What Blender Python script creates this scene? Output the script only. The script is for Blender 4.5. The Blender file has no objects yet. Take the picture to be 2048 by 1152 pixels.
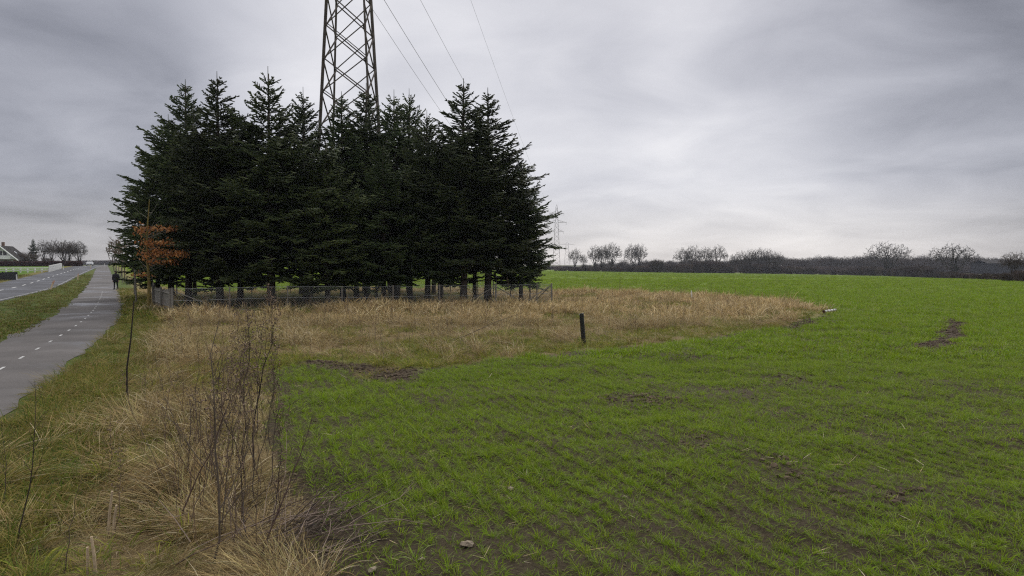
import bpy, math, random
import numpy as np
from mathutils import Vector
R = math.radians
rng = np.random.default_rng(7)
random.seed(7)
SC = bpy.context.scene
COL = SC.collection

# ---------------------------------------------------------------- camera, sky, sun, exposure
FPX, CX, CY, PITCH, CAMZ = 1365.0, 1024.0, 576.0, math.atan(47/1365.0), 2.4
cd = bpy.data.cameras.new('camera'); cam = bpy.data.objects.new('camera', cd); COL.objects.link(cam)
cam.location = (0, 0, CAMZ); cam.rotation_euler = (math.pi/2 - PITCH, 0, 0)
cd.sensor_width = 36; cd.lens = 36*FPX/2048; cd.clip_start = .1; cd.clip_end = 9000
SC.camera = cam
SC.view_settings.view_transform = 'Standard'; SC.view_settings.look = 'None'
SC.view_settings.exposure = .60; SC.view_settings.gamma = 1
SC.render.engine = 'CYCLES'
SC.cycles.max_bounces = 6; SC.cycles.diffuse_bounces = 3; SC.cycles.glossy_bounces = 2
SC.cycles.transmission_bounces = 3; SC.cycles.volume_bounces = 0
SC.cycles.use_denoising = False; SC.cycles.use_adaptive_sampling = False; SC.cycles.filter_width = 1.2

SUN_EL, SUN_AZ = 38, 14      # azimuth: degrees to the right of straight ahead
def skydir(px, py):
    c, s = math.cos(PITCH), math.sin(PITCH)
    x, v = (px-CX)/FPX, -(py-CY)/FPX
    d = Vector((x, c + v*s, v*c - s)); return d.normalized()
def make_world():
    w = bpy.data.worlds.new('World'); SC.world = w; w.use_nodes = True
    nt = w.node_tree; nt.nodes.clear(); N = nt.nodes.new; L = nt.links.new
    def math_(op, a, b=None, c=None, clamp=False):
        n = N('ShaderNodeMath'); n.operation = op; n.use_clamp = clamp
        for i, v in enumerate((a, b, c)):
            if v is None: continue
            if isinstance(v, (int, float)): n.inputs[i].default_value = v
            else: L(v, n.inputs[i])
        return n.outputs[0]
    out = N('ShaderNodeOutputWorld'); bg = N('ShaderNodeBackground'); bg.inputs[1].default_value = 1.0
    tc = N('ShaderNodeTexCoord'); D = tc.outputs['Generated']
    sx = N('ShaderNodeSeparateXYZ'); L(D, sx.inputs[0])
    z = math_('MAXIMUM', sx.outputs[2], 0.0)
    # project the direction on a flat cloud base so that cloud streaks flatten towards the horizon
    den = math_('ADD', z, .20)
    u = math_('DIVIDE', sx.outputs[0], den); v = math_('DIVIDE', sx.outputs[1], den)
    cx = N('ShaderNodeCombineXYZ'); L(u, cx.inputs[0]); L(v, cx.inputs[1])
    def noise(scale, det, rough, off, dist=0.0):
        mp = N('ShaderNodeMapping'); mp.inputs['Location'].default_value = off; mp.inputs['Scale'].default_value = scale
        L(cx.outputs[0], mp.inputs[0])
        n = N('ShaderNodeTexNoise'); n.inputs['Scale'].default_value = 1; n.inputs['Detail'].default_value = det
        n.inputs['Roughness'].default_value = rough; n.inputs['Distortion'].default_value = dist
        L(mp.outputs[0], n.inputs['Vector']); return n.outputs[0]
    n1 = noise((.62, .60, 1), 5, .5, (3.1, 1.7, 0), .6)
    n2 = noise((1.9, 2.0, 1), 7, .52, (8.4, 2.2, 0), .5)
    n3 = noise((1.3, 3.4, 1), 5, .55, (1.4, 7.2, 0), .4)
    val = math_('ADD', math_('MULTIPLY', math_('SUBTRACT', n1, .5), .14),
                math_('ADD', math_('MULTIPLY', math_('SUBTRACT', n2, .5), .30), math_('MULTIPLY', math_('SUBTRACT', n3, .5), .06)))
    # broad bright and dark masses of cloud
    def blob(px, py, inner, outer, amt):
        vm = N('ShaderNodeVectorMath'); vm.operation = 'DOT_PRODUCT'; L(D, vm.inputs[0]); vm.inputs[1].default_value = skydir(px, py)
        mr = N('ShaderNodeMapRange'); mr.interpolation_type = 'SMOOTHSTEP'
        mr.inputs[1].default_value = math.cos(R(outer)); mr.inputs[2].default_value = math.cos(R(inner))
        mr.inputs[3].default_value = 0; mr.inputs[4].default_value = amt
        L(vm.outputs[1], mr.inputs[0]); return mr.outputs[0]
    for b in BLOBS: val = math_('ADD', val, blob(*b))
    # overcast skies brighten towards the zenith
    zen = N('ShaderNodeMapRange'); zen.interpolation_type = 'SMOOTHSTEP'
    zen.inputs[1].default_value = .40; zen.inputs[2].default_value = 1.0; zen.inputs[3].default_value = 0; zen.inputs[4].default_value = .75
    L(z, zen.inputs[0]); val = math_('ADD', val, zen.outputs[0])
    val = math_('ADD', val, SKYBASE)
    val = math_('MAXIMUM', val, .10)
    # grey-blue where thick, neutral where thin, warmer at the horizon
    ramp = N('ShaderNodeValToRGB'); e = ramp.color_ramp.elements
    e[0].position = .15; e[0].color = (.93, .96, 1.13, 1); e[1].position = .62; e[1].color = (1.0, .988, 1.01, 1)
    L(val, ramp.inputs[0])
    hz = N('ShaderNodeMapRange'); hz.interpolation_type = 'SMOOTHSTEP'
    hz.inputs[1].default_value = .12; hz.inputs[2].default_value = 0; hz.inputs[3].default_value = 0; hz.inputs[4].default_value = .75
    L(z, hz.inputs[0])
    mx = N('ShaderNodeMix'); mx.data_type = 'RGBA'; L(hz.outputs[0], mx.inputs[0]); L(ramp.outputs[0], mx.inputs[6]); mx.inputs[7].default_value = (1.05, .995, .95, 1)
    sc = N('ShaderNodeVectorMath'); sc.operation = 'SCALE'; L(mx.outputs[2], sc.inputs[0]); L(val, sc.inputs[3])
    sky = N('ShaderNodeTexSky'); sky.sky_type = 'NISHITA'; sky.sun_disc = False
    sky.sun_elevation = R(SUN_EL); sky.sun_rotation = R(SUN_AZ)
    ss = N('ShaderNodeVectorMath'); ss.operation = 'SCALE'; L(sky.outputs[0], ss.inputs[0]); ss.inputs[3].default_value = .06
    m2 = N('ShaderNodeMix'); m2.data_type = 'RGBA'; m2.inputs[0].default_value = .95
    L(ss.outputs[0], m2.inputs[6]); L(sc.outputs[0], m2.inputs[7])
    L(m2.outputs[2], bg.inputs[0]); L(bg.outputs[0], out.inputs[0])
SKYBASE = .33
# (px, py, inner deg, outer deg, amount)
BLOBS = [(1380, 260, 3, 26, .13), (1600, 330, 2, 20, .03), (800, 120, 2, 18, .12), (420, 60, 2, 14, .03),
         (1720, 60, 2, 15, -.12), (2040, 60, 2, 18, -.11), (1150, -40, 1, 9, -.05), (1750, 260, 1, 13, .05), (0, 0, 3, 24, -.09), (560, 0, 1, 10, .06)]
make_world()
sl = bpy.data.lights.new('sun', 'SUN'); so = bpy.data.objects.new('sun', sl); COL.objects.link(so)
sl.energy = 1.4; sl.angle = R(45); sl.color = (1, .965, .91)
_sd = Vector((math.sin(R(SUN_AZ))*math.cos(R(SUN_EL)), math.cos(R(SUN_AZ))*math.cos(R(SUN_EL)), math.sin(R(SUN_EL))))
so.rotation_euler = _sd.to_track_quat('Z', 'Y').to_euler()

# ---------------------------------------------------------------- helpers
def sstep(a, b, x):
    t = np.clip((np.asarray(x, float)-a)/(b-a), 0, 1); return t*t*(3-2*t)
def _h(ix, iy, s):
    n = (ix.astype(np.int64)*374761393 + iy.astype(np.int64)*668265263 + s*974711) & 0x7fffffff
    n = ((n ^ (n >> 13))*1274126177) & 0x7fffffff
    return ((n ^ (n >> 16)) & 0xffff)/65535.0
def vnoise(x, y, s=0):
    x = np.asarray(x, float); y = np.asarray(y, float)
    ix = np.floor(x); iy = np.floor(y); fx = x-ix; fy = y-iy
    fx = fx*fx*(3-2*fx); fy = fy*fy*(3-2*fy)
    a, b, c, d = _h(ix, iy, s), _h(ix+1, iy, s), _h(ix, iy+1, s), _h(ix+1, iy+1, s)
    return (a*(1-fx)+b*fx)*(1-fy)+(c*(1-fx)+d*fx)*fy
def fbm(x, y, s=0, o=3):
    t = 0; a = .5; n = 0
    for k in range(o): t = t + a*vnoise(x*2**k, y*2**k, s+k*17); n += a; a *= .5
    return t/n
def zbase(x, y):
    x = np.asarray(x, float); y = np.asarray(y, float)
    up = 2.0*sstep(55, 230, y)*sstep(15, 70, -x)
    dn = sstep(45, 290, y)*(.7 + .0150*np.clip(x, 0, 190))*sstep(-60, 10, x)
    return up-dn
def ray(px, py):
    d = skydir(px, py); return d
def hit(px, py):
    d = skydir(px, py); d = d/d.y; lo = 1.0
    y = 2.0; prev = 1.0
    while y < 2500:
        if CAMZ + d.z*y <= float(zbase(d.x*y, y)): break
        prev = y; y *= 1.03
    for _ in range(40):
        m = .5*(prev+y)
        if CAMZ + d.z*m <= float(zbase(d.x*m, m)): y = m
        else: prev = m
    return np.array((d.x*y, y))
def at(px, d):                      # the ground point seen in column px at depth d
    x = (px-CX)/FPX*d; return np.array((x, d))
def ztop(py, d): return CAMZ + (529-py)/FPX*d

def polydist(P, x, y):              # distance to an open polyline and signed side (+ = right of travel)
    best = np.full(x.shape, 1e9); side = np.zeros(x.shape)
    for (ax, ay), (bx, by) in zip(P[:-1], P[1:]):
        dx, dy = bx-ax, by-ay; l2 = dx*dx+dy*dy
        t = np.clip(((x-ax)*dx+(y-ay)*dy)/l2, 0, 1)
        qx, qy = x-ax-t*dx, y-ay-t*dy; d = np.hypot(qx, qy)
        m = d < best; best = np.where(m, d, best); side = np.where(m, np.sign(qx*dy-qy*dx), side)
    return best, side
def inpoly(P, x, y):                # signed distance: negative inside
    ins = np.zeros(x.shape, bool); d = np.full(x.shape, 1e9); n = len(P)
    for i in range(n):
        ax, ay = P[i]; bx, by = P[(i+1) % n]; dx, dy = bx-ax, by-ay
        c = ((ay > y) != (by > y)) & (x < dx*(y-ay)/(dy if dy else 1e-9)+ax); ins ^= c
        t = np.clip(((x-ax)*dx+(y-ay)*dy)/(dx*dx+dy*dy+1e-12), 0, 1)
        d = np.minimum(d, np.hypot(x-ax-t*dx, y-ay-t*dy))
    return np.where(ins, -d, d)

def mesh(name, V, faces, cols=None, mat=None, smooth=False):
    """V (n,3); faces = list of int arrays (m,k); cols (n,3) linear vertex colours."""
    me = bpy.data.meshes.new(name); V = np.asarray(V, np.float32)
    faces = [np.asarray(f, np.int32) for f in faces if len(f)]
    tot = np.concatenate([np.full(len(f), f.shape[1], np.int32) for f in faces])
    idx = np.concatenate([f.ravel() for f in faces])
    me.vertices.add(len(V)); me.vertices.foreach_set('co', V.ravel())
    me.loops.add(len(idx)); me.loops.foreach_set('vertex_index', idx)
    me.polygons.add(len(tot)); st = np.concatenate(([0], np.cumsum(tot)[:-1])).astype(np.int32)
    me.polygons.foreach_set('loop_start', st)
    me.polygons.foreach_set('use_smooth', np.full(len(tot), smooth))
    if cols is not None:
        a = me.color_attributes.new('Col', 'FLOAT_COLOR', 'POINT')
        c = np.ones((len(V), 4), np.float32); c[:, :3] = cols; a.data.foreach_set('color', c.ravel())
    me.update(calc_edges=True)
    if mat: me.materials.append(mat)
    return me
class Buf:                           # collects shapes into one mesh
    def __init__(s): s.V = []; s.F = {}; s.C = []; s.n = 0
    def add(s, V, faces, col=(1, 1, 1)):
        V = np.asarray(V, float).reshape(-1, 3); c = np.asarray(col, float)
        s.V.append(V); s.C.append(np.broadcast_to(c, V.shape))
        for f in faces:
            f = np.asarray(f, int)
            if len(f): s.F.setdefault(f.shape[1], []).append(f+s.n)
        s.n += len(V); return s
    def box(s, c, d, rz=0, col=(1, 1, 1)):
        c = np.array(c, float); h = np.array(d, float)/2
        v = np.array([[i, j, k] for i in (-1, 1) for j in (-1, 1) for k in (-1, 1)])*h
        cs, sn = math.cos(rz), math.sin(rz)
        v = np.stack([v[:, 0]*cs-v[:, 1]*sn, v[:, 0]*sn+v[:, 1]*cs, v[:, 2]], 1)+c
        return s.add(v, [[[0, 1, 3, 2], [4, 6, 7, 5], [0, 4, 5, 1], [2, 3, 7, 6], [0, 2, 6, 4], [1, 5, 7, 3]]], col)
    def tubes(s, P0, P1, R0, R1, n=3, cap=False, col=(1, 1, 1)):
        V, F = tubes(P0, P1, R0, R1, n); m = len(V)//(2*n)
        if np.ndim(col) == 2: col = np.repeat(col, 2*n, 0)
        F = [F]
        if cap:
            b = np.arange(m)[:, None]*2*n; F.append(b+n+np.arange(n)); F.append(b+np.arange(n)[::-1])
        return s.add(V, F, col)
    def path(s, pts, radii, n=6, col=(1, 1, 1), cap=True):
        pts = np.asarray(pts, float); k = len(pts); radii = np.broadcast_to(radii, (k,))
        T = np.gradient(pts, axis=0); T /= np.linalg.norm(T, axis=1)[:, None]+1e-9
        up = np.where(np.abs(T[:, 2:3]) > .9, np.array([[1., 0, 0]]), np.array([[0, 0, 1.]]))
        up = np.broadcast_to(up[0], T.shape)
        A = np.cross(T, up); A /= np.linalg.norm(A, axis=1)[:, None]+1e-9; B = np.cross(T, A)
        a = np.arange(n)*2*np.pi/n
        V = pts[:, None]+radii[:, None, None]*(np.cos(a)[None, :, None]*A[:, None]+np.sin(a)[None, :, None]*B[:, None])
        i = np.arange(k-1)[:, None]*n; j = np.arange(n)[None]; j2 = (j+1) % n
        F = np.stack([i+j, i+j2, i+n+j2, i+n+j], -1).reshape(-1, 4); fs = [F]
        if cap: fs.append(np.arange(n)[None, ::-1]); fs.append(((k-1)*n+np.arange(n))[None])
        return s.add(V.reshape(-1, 3), fs, col)
    def mesh(s, name, mat=None, smooth=False):
        return mesh(name, np.concatenate(s.V), [np.concatenate(f) for f in s.F.values()], np.concatenate(s.C), mat, smooth)
def tubes(P0, P1, R0, R1, n=3):
    P0 = np.atleast_2d(P0).astype(float); P1 = np.atleast_2d(P1).astype(float); m = len(P0)
    R0 = np.broadcast_to(R0, (m,)); R1 = np.broadcast_to(R1, (m,))
    T = P1-P0; T = T/(np.linalg.norm(T, axis=1)[:, None]+1e-9)
    up = np.where(np.abs(T[:, 2:3]) > .9, np.array([[1., 0, 0]]), np.array([[0, 0, 1.]]))
    A = np.cross(T, up); A /= np.linalg.norm(A, axis=1)[:, None]+1e-9; B = np.cross(T, A)
    a = np.arange(n)*2*np.pi/n
    d = np.cos(a)[None, :, None]*A[:, None]+np.sin(a)[None, :, None]*B[:, None]
    V = np.concatenate([P0[:, None]+R0[:, None, None]*d, P1[:, None]+R1[:, None, None]*d], 1).reshape(-1, 3)
    i = np.arange(m)[:, None]*2*n; j = np.arange(n)[None]; j2 = (j+1) % n
    F = np.stack([i+j, i+j2, i+n+j2, i+n+j], -1).reshape(-1, 4)
    return V, F
def blades(base, az, th0, kap, L, w, nseg=3):
    n = len(base); s = np.linspace(0, 1, nseg+1)[None]
    th = th0[:, None]+kap[:, None]*s
    ds = L[:, None]/nseg; thm = (th[:, 1:]+th[:, :-1])/2
    h = np.concatenate([np.zeros((n, 1)), np.cumsum(np.sin(thm)*ds, 1)], 1)
    v = np.concatenate([np.zeros((n, 1)), np.cumsum(np.cos(thm)*ds, 1)], 1)
    ca, sa = np.cos(az)[:, None], np.sin(az)[:, None]
    P = np.stack([base[:, 0:1]+h*ca, base[:, 1:2]+h*sa, base[:, 2:3]+v], -1)
    tw = rng.uniform(-.9, .9, n)[:, None]
    wd = w[:, None]*(np.array([[.75]+[1]*(nseg-1)+[.12]]))/2
    S = np.stack([-sa*np.cos(tw)*np.ones_like(h), ca*np.cos(tw)*np.ones_like(h), np.sin(tw)*np.ones_like(h)], -1)*wd[..., None]
    V = np.stack([P-S, P+S], 2).reshape(-1, 3)
    i = np.arange(n)[:, None]*2*(nseg+1)+np.arange(nseg)[None]*2
    F = np.stack([i, i+1, i+3, i+2], -1).reshape(-1, 4)
    return V, F
def link(name, me, parent=None, loc=None, **props):
    o = bpy.data.objects.new(name, me); COL.objects.link(o)
    if parent: o.parent = parent
    if loc is not None: o.location = loc
    for k, v in props.items(): o[k] = v
    return o
def thing(name, label, cat, loc=(0, 0, 0), rz=0, group=None):
    o = bpy.data.objects.new(name, None); COL.objects.link(o); o.empty_display_size = .2
    o.location = loc; o.rotation_euler = (0, 0, rz); o['label'] = label; o['category'] = cat
    if group: o['group'] = group
    return o
def tag(o, label, cat, group=None):
    o['label'] = label; o['category'] = cat
    if group: o['group'] = group
    return o
def copy_tree(o, parent=None):
    c = o.copy(); COL.objects.link(c); c.parent = parent
    for ch in o.children: copy_tree(ch, c)
    return c
def gz(x, y): return float(zground(np.array([x]), np.array([y]))[0])
def P3(x, y, dz=0): return Vector((x, y, gz(x, y)+dz))

# ---------------------------------------------------------------- materials
def mat(name, col=(.5, .5, .5), rough=.7, vcol=False, noise=None, bump=None, spec=.3, trans=0, rand=0, metal=0, hue=0):
    """noise=(scale, amount) mottles the colour; bump=(scale, strength); rand = per-instance brightness variation."""
    m = bpy.data.materials.new(name); m.use_nodes = True; nt = m.node_tree; N = nt.nodes.new; L = nt.links.new
    b = nt.nodes['Principled BSDF']; b.inputs['Roughness'].default_value = rough
    b.inputs['Specular IOR Level'].default_value = spec; b.inputs['Metallic'].default_value = metal
    if vcol:
        a = N('ShaderNodeAttribute'); a.attribute_name = 'Col'; c = a.outputs[0]
    else:
        r = N('ShaderNodeRGB'); r.outputs[0].default_value = (*col, 1); c = r.outputs[0]
    geo = None
    if noise or bump: geo = N('ShaderNodeTexCoord').outputs['Object']
    if noise:
        n = N('ShaderNodeTexNoise'); n.inputs['Scale'].default_value = noise[0]; n.inputs['Detail'].default_value = 6; n.inputs['Roughness'].default_value = .65
        L(geo, n.inputs['Vector'])
        mr = N('ShaderNodeMapRange'); mr.inputs[1].default_value = .3; mr.inputs[2].default_value = .7; mr.inputs[3].default_value = 1-noise[1]; mr.inputs[4].default_value = 1+noise[1]
        L(n.outputs[0], mr.inputs[0])
        s = N('ShaderNodeVectorMath'); s.operation = 'SCALE'; L(c, s.inputs[0]); L(mr.outputs[0], s.inputs[3]); c = s.outputs[0]
    if rand:
        oi = N('ShaderNodeObjectInfo'); mr = N('ShaderNodeMapRange'); mr.inputs[3].default_value = 1-rand; mr.inputs[4].default_value = 1+rand
        L(oi.outputs['Random'], mr.inputs[0])
        h = N('ShaderNodeHueSaturation'); L(c, h.inputs['Color']); L(mr.outputs[0], h.inputs['Value'])
        if hue:
            m2 = N('ShaderNodeMath'); m2.operation = 'MULTIPLY'; m2.inputs[1].default_value = 7.31; L(oi.outputs['Random'], m2.inputs[0])
            m3 = N('ShaderNodeMath'); m3.operation = 'FRACT'; L(m2.outputs[0], m3.inputs[0])
            m4 = N('ShaderNodeMapRange'); m4.inputs[3].default_value = .5-hue; m4.inputs[4].default_value = .5+hue; L(m3.outputs[0], m4.inputs[0])
            L(m4.outputs[0], h.inputs['Hue'])
        c = h.outputs[0]
    L(c, b.inputs['Base Color'])
    if bump:
        n = N('ShaderNodeTexNoise'); n.inputs['Scale'].default_value = bump[0]; n.inputs['Detail'].default_value = 8; n.inputs['Roughness'].default_value = .7
        L(geo, n.inputs['Vector'])
        bp = N('ShaderNodeBump'); bp.inputs['Strength'].default_value = bump[1]; bp.inputs['Distance'].default_value = .05
        L(n.outputs[0], bp.inputs['Height']); L(bp.outputs[0], b.inputs['Normal'])
    if trans:
        t = N('ShaderNodeBsdfTranslucent'); L(c, t.inputs[0])
        mx = N('ShaderNodeMixShader'); mx.inputs[0].default_value = trans
        L(b.outputs[0], mx.inputs[1]); L(t.outputs[0], mx.inputs[2]); L(mx.outputs[0], nt.nodes['Material Output'].inputs[0])
    return m
M = dict(
    ground=mat('ground', vcol=True, rough=.9, noise=(26, .42), bump=(22, 1.0), spec=.08),
    crop=mat('crop_blade', vcol=True, rough=.6, spec=.10, trans=.38, rand=.28, hue=.012),
    straw=mat('straw_blade', vcol=True, rough=.7, spec=.12, trans=.25, rand=.30, hue=.008),
    grass=mat('grass_blade', vcol=True, rough=.65, spec=.10, trans=.3, rand=.30, hue=.02),
    needles=mat('spruce_needles', vcol=True, rough=.6, spec=.22, rand=.36, hue=.015),
    bark=mat('spruce_bark', (.075, .06, .048), rough=.9, noise=(9, .5), bump=(30, .8), spec=.1),
    twig=mat('bare_twig', vcol=True, rough=.85, spec=.1, rand=.15),
    bush=mat('bush_twig', vcol=True, rough=.9, spec=.08, rand=.45, hue=.02),
    steel=mat('weathered_steel', (.085, .068, .056), rough=.7, noise=(1.1, .55), spec=.3),
    galv=mat('galvanised_wire', (.34, .35, .35), rough=.5, metal=.3, noise=(3, .2)),
    wire=mat('power_cable', (.07, .07, .075), rough=.5),
    wood=mat('weathered_wood', (.20, .185, .16), rough=.9, noise=(6, .35), bump=(25, .5)),
    darkwood=mat('dark_stained_wood', (.018, .018, .022), rough=.6, noise=(4, .3)),
    stake=mat('grey_stake_wood', (.17, .155, .13), rough=.9, noise=(8, .35)),
    moss=mat('mossy_bark', (.16, .12, .035), rough=.9, noise=(7, .4), bump=(30, .4)),
    leaf=mat('withered_leaf', vcol=True, rough=.6, spec=.3, trans=.3),
    black=mat('black_plastic', (.012, .012, .014), rough=.4, spec=.5, noise=(6, .3)),
    white=mat('white_paint', (.72, .72, .70), rough=.5, noise=(5, .08)),
    whiteplastic=mat('white_plastic', (.66, .66, .64), rough=.4, noise=(9, .12)),
    weed=mat('dead_weed_stem', vcol=True, rough=.85, spec=.15, noise=(20, .3)),
    stone=mat('stone', (.27, .22, .16), rough=.85, noise=(14, .3), bump=(30, .5)),
    clod=mat('soil_clod', (.078, .058, .040), rough=.95, rand=.45, noise=(14, .4), spec=.1),
    brick=mat('brown_brick', (.16, .09, .06), rough=.85, noise=(5, .25)),
    roof=mat('dark_roof_tile', (.030, .027, .026), rough=.9, spec=.08, noise=(3, .3)),
    glass=mat('window_glass', (.015, .017, .02), rough=.08, spec=.6),
    beech=mat('beech_hedge_leaf', vcol=True, rough=.7, rand=.2),
    cloth=mat('black_cloth', (.010, .010, .012), rough=.85, noise=(20, .3)),
    skin=mat('skin', (.42, .26, .19), rough=.6, noise=(30, .08)),
    carpaint=mat('white_car_paint', (.72, .73, .74), rough=.25, spec=.6, noise=(3, .03)),
    rubber=mat('tyre_rubber', (.02, .02, .02), rough=.8, noise=(20, .2)),
    lamp=mat('headlight_glass', (.5, .52, .55), rough=.1, spec=.7, noise=(20, .1)),
    orange=mat('faded_orange_band', (.50, .19, .06), rough=.5, noise=(14, .2)),
    cream=mat('aged_plastic_post', (.55, .42, .28), rough=.6, noise=(10, .2)),
    line=mat('road_paint', (.62, .62, .60), rough=.6, noise=(6, .25)),
    dullline=mat('worn_road_paint', (.36, .36, .35), rough=.7, noise=(9, .5)),
    redplastic=mat('dark_red_plastic', (.05, .012, .012), rough=.5, noise=(8, .2)),
)
def asphalt(name, col, wet):
    m = bpy.data.materials.new(name); m.use_nodes = True; nt = m.node_tree; N = nt.nodes.new; L = nt.links.new
    b = nt.nodes['Principled BSDF']; b.inputs['Specular IOR Level'].default_value = .28
    tc = N('ShaderNodeTexCoord').outputs['Object']
    def noi(s, d):
        n = N('ShaderNodeTexNoise'); n.inputs['Scale'].default_value = s; n.inputs['Detail'].default_value = d; n.inputs['Roughness'].default_value = .6
        L(tc, n.inputs['Vector']); return n.outputs[0]
    a, f, w = noi(.35, 6), noi(40, 4), noi(.16, 5)
    mr = N('ShaderNodeMapRange'); mr.inputs[1].default_value = .3; mr.inputs[2].default_value = .7; mr.inputs[3].default_value = .62; mr.inputs[4].default_value = 1.25; L(a, mr.inputs[0])
    m2 = N('ShaderNodeMapRange'); m2.inputs[1].default_value = .3; m2.inputs[2].default_value = .7; m2.inputs[3].default_value = .8; m2.inputs[4].default_value = 1.2; L(f, m2.inputs[0])
    mu = N('ShaderNodeMath'); mu.operation = 'MULTIPLY'; L(mr.outputs[0], mu.inputs[0]); L(m2.outputs[0], mu.inputs[1])
    s = N('ShaderNodeVectorMath'); s.operation = 'SCALE'; s.inputs[0].default_value = col; L(mu.outputs[0], s.inputs[3]); L(s.outputs[0], b.inputs['Base Color'])
    m3 = N('ShaderNodeMapRange'); m3.inputs[1].default_value = .48; m3.inputs[2].default_value = .62; m3.inputs[3].default_value = .9; m3.inputs[4].default_value = wet; L(w, m3.inputs[0])
    L(m3.outputs[0], b.inputs['Roughness'])
    bp = N('ShaderNodeBump'); bp.inputs['Strength'].default_value = .25; bp.inputs['Distance'].default_value = .01; L(f, bp.inputs['Height']); L(bp.outputs[0], b.inputs['Normal'])
    return m
M['asphalt_path'] = asphalt('path_asphalt', (.098, .090, .086), .20)
M['asphalt_road'] = asphalt('road_asphalt', (.062, .063, .070), .22)

# ---------------------------------------------------------------- layout of the place
def strip_from(pxl, pxr): return [hit(*a) for a in pxl], [hit(*a) for a in pxr]
path_r = [hit(*a) for a in ((0, 845), (60, 795), (120, 745), (180, 700), (225, 660), (241, 637), (246, 615), (243, 598), (238, 580), (231, 566), (226, 554), (222, 545))]
path_l = [hit(*a) for a in ((0, 688), (79, 650), (125, 630), (147, 618), (163, 604), (174, 591), (184, 578), (191, 566), (199, 553), (204, 545))]
def resample(P, n):
    P = np.array(P); s = np.concatenate(([0], np.cumsum(np.hypot(*np.diff(P, axis=0).T)))); t = np.linspace(0, s[-1], n)
    return np.stack([np.interp(t, s, P[:, 0]), np.interp(t, s, P[:, 1])], 1)
def smooth(P, k=4):
    P = P.copy()
    for _ in range(k): P[1:-1] = .25*P[:-2]+.5*P[1:-1]+.25*P[2:]
    return P
# path centreline: right edge offset by half the width to the left, extended behind the camera and beyond the crest
PW = 2.8
pr = smooth(resample(path_r, 60), 6); tan = np.gradient(pr, axis=0); tan /= np.hypot(*tan.T)[:, None]
pc = pr+np.stack([-tan[:, 1], tan[:, 0]], 1)*PW/2
d0 = pc[0]-pc[4]; d0 /= np.hypot(*d0); d1 = pc[-1]-pc[-8]; d1 /= np.hypot(*d1)
PATH = np.concatenate([[pc[0]+d0*30, pc[0]+d0*15], pc, [pc[-1]+d1*60, pc[-1]+d1*140, pc[-1]+d1*260]])
PATH = smooth(resample(PATH, 220), 2)
rr = [hit(*a) for a in ((0, 603), (60, 589), (110, 576.5), (150, 556), (172, 545), (189, 537.5), (197, 534))]
rl = [hit(*a) for a in ((0, 571.5), (60, 557.5), (110, 547), (150, 538), (172, 533))]
rr = np.array(rr); RW = 7.0
rs = smooth(resample(rr, 50), 6); tan = np.gradient(rs, axis=0); tan /= np.hypot(*tan.T)[:, None]
rc = rs+np.stack([-tan[:, 1], tan[:, 0]], 1)*RW/2
d0 = rc[0]-rc[6]; d0 /= np.hypot(*d0); d1 = rc[-1]-rc[-6]; d1 /= np.hypot(*d1)
ROAD = smooth(resample(np.concatenate([[rc[0]+d0*60, rc[0]+d0*25], rc, [rc[-1]+d1*100, rc[-1]+d1*300]]), 200), 3)

F0, F1, F2 = hit(345, 627), hit(1016, 614), hit(1103, 607)
B0 = F0+np.array((-.50, .866))*22.5; B2 = F2+np.array((-.45, .893))*22
ENCL = [F0, F2, B2, B0]
edge = [(640, 1140), (590, 1000), (545, 880), (532, 800), (540, 752), (590, 734), (690, 739), (755, 758), (800, 764), (830, 751), (900, 732), (1040, 715), (1165, 702),
        (1300, 690), (1450, 670), (1560, 651), (1640, 634), (1668, 624)]
MEADOW = [np.array((5., -10.))]+[hit(*a) for a in edge]+[hit(*a) for a in ((1600, 606), (1500, 595), (1350, 588.5), (1240, 585), (1110, 585))]
MEADOW += [B2+np.array((3., 1.)), B2+np.array((-1., 4.)), B0+np.array((1., 4.)), np.array((-60., 90.)), np.array((-70., 30.)), np.array((-40., -10.))]
SOIL = [[(1895, 637), (1912, 640), (1924, 655), (1924, 672), (1905, 690), (1870, 698), (1838, 697), (1826, 690), (1868, 683), (1890, 668), (1900, 655)],
        [(590, 729), (640, 724), (700, 730), (770, 738), (830, 745), (822, 762), (780, 768), (745, 757), (700, 742), (640, 738)],
        [(1205, 798), (1250, 790), (1312, 797), (1310, 813), (1262, 822), (1215, 812)],
        [(1330, 797), (1350, 793), (1356, 802), (1338, 806)],
        [(1375, 880), (1410, 872), (1455, 882), (1445, 894), (1390, 897)],
        [(1608, 975), (1650, 972), (1690, 988), (1640, 996)], [(1560, 930), (1590, 920), (1600, 945), (1570, 950)],
        [(1765, 985), (1810, 970), (1850, 985), (1815, 1005)], [(1540, 757), (1600, 750), (1600, 759), (1550, 765)],
        [(1560, 656), (1600, 646), (1650, 633), (1655, 638), (1610, 652), (1570, 661)],
        [(1080, 714), (1130, 705), (1170, 704), (1165, 712), (1100, 719)],
        [(560, 1000), (640, 980), (700, 1050), (760, 1160), (560, 1160)]]
SOIL = [[hit(*a) for a in s] for s in SOIL]
SOILSTR = [1.2, .9, .6, .5, .5, .4, .35, .4, .35, .85, .5, .42]

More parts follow.
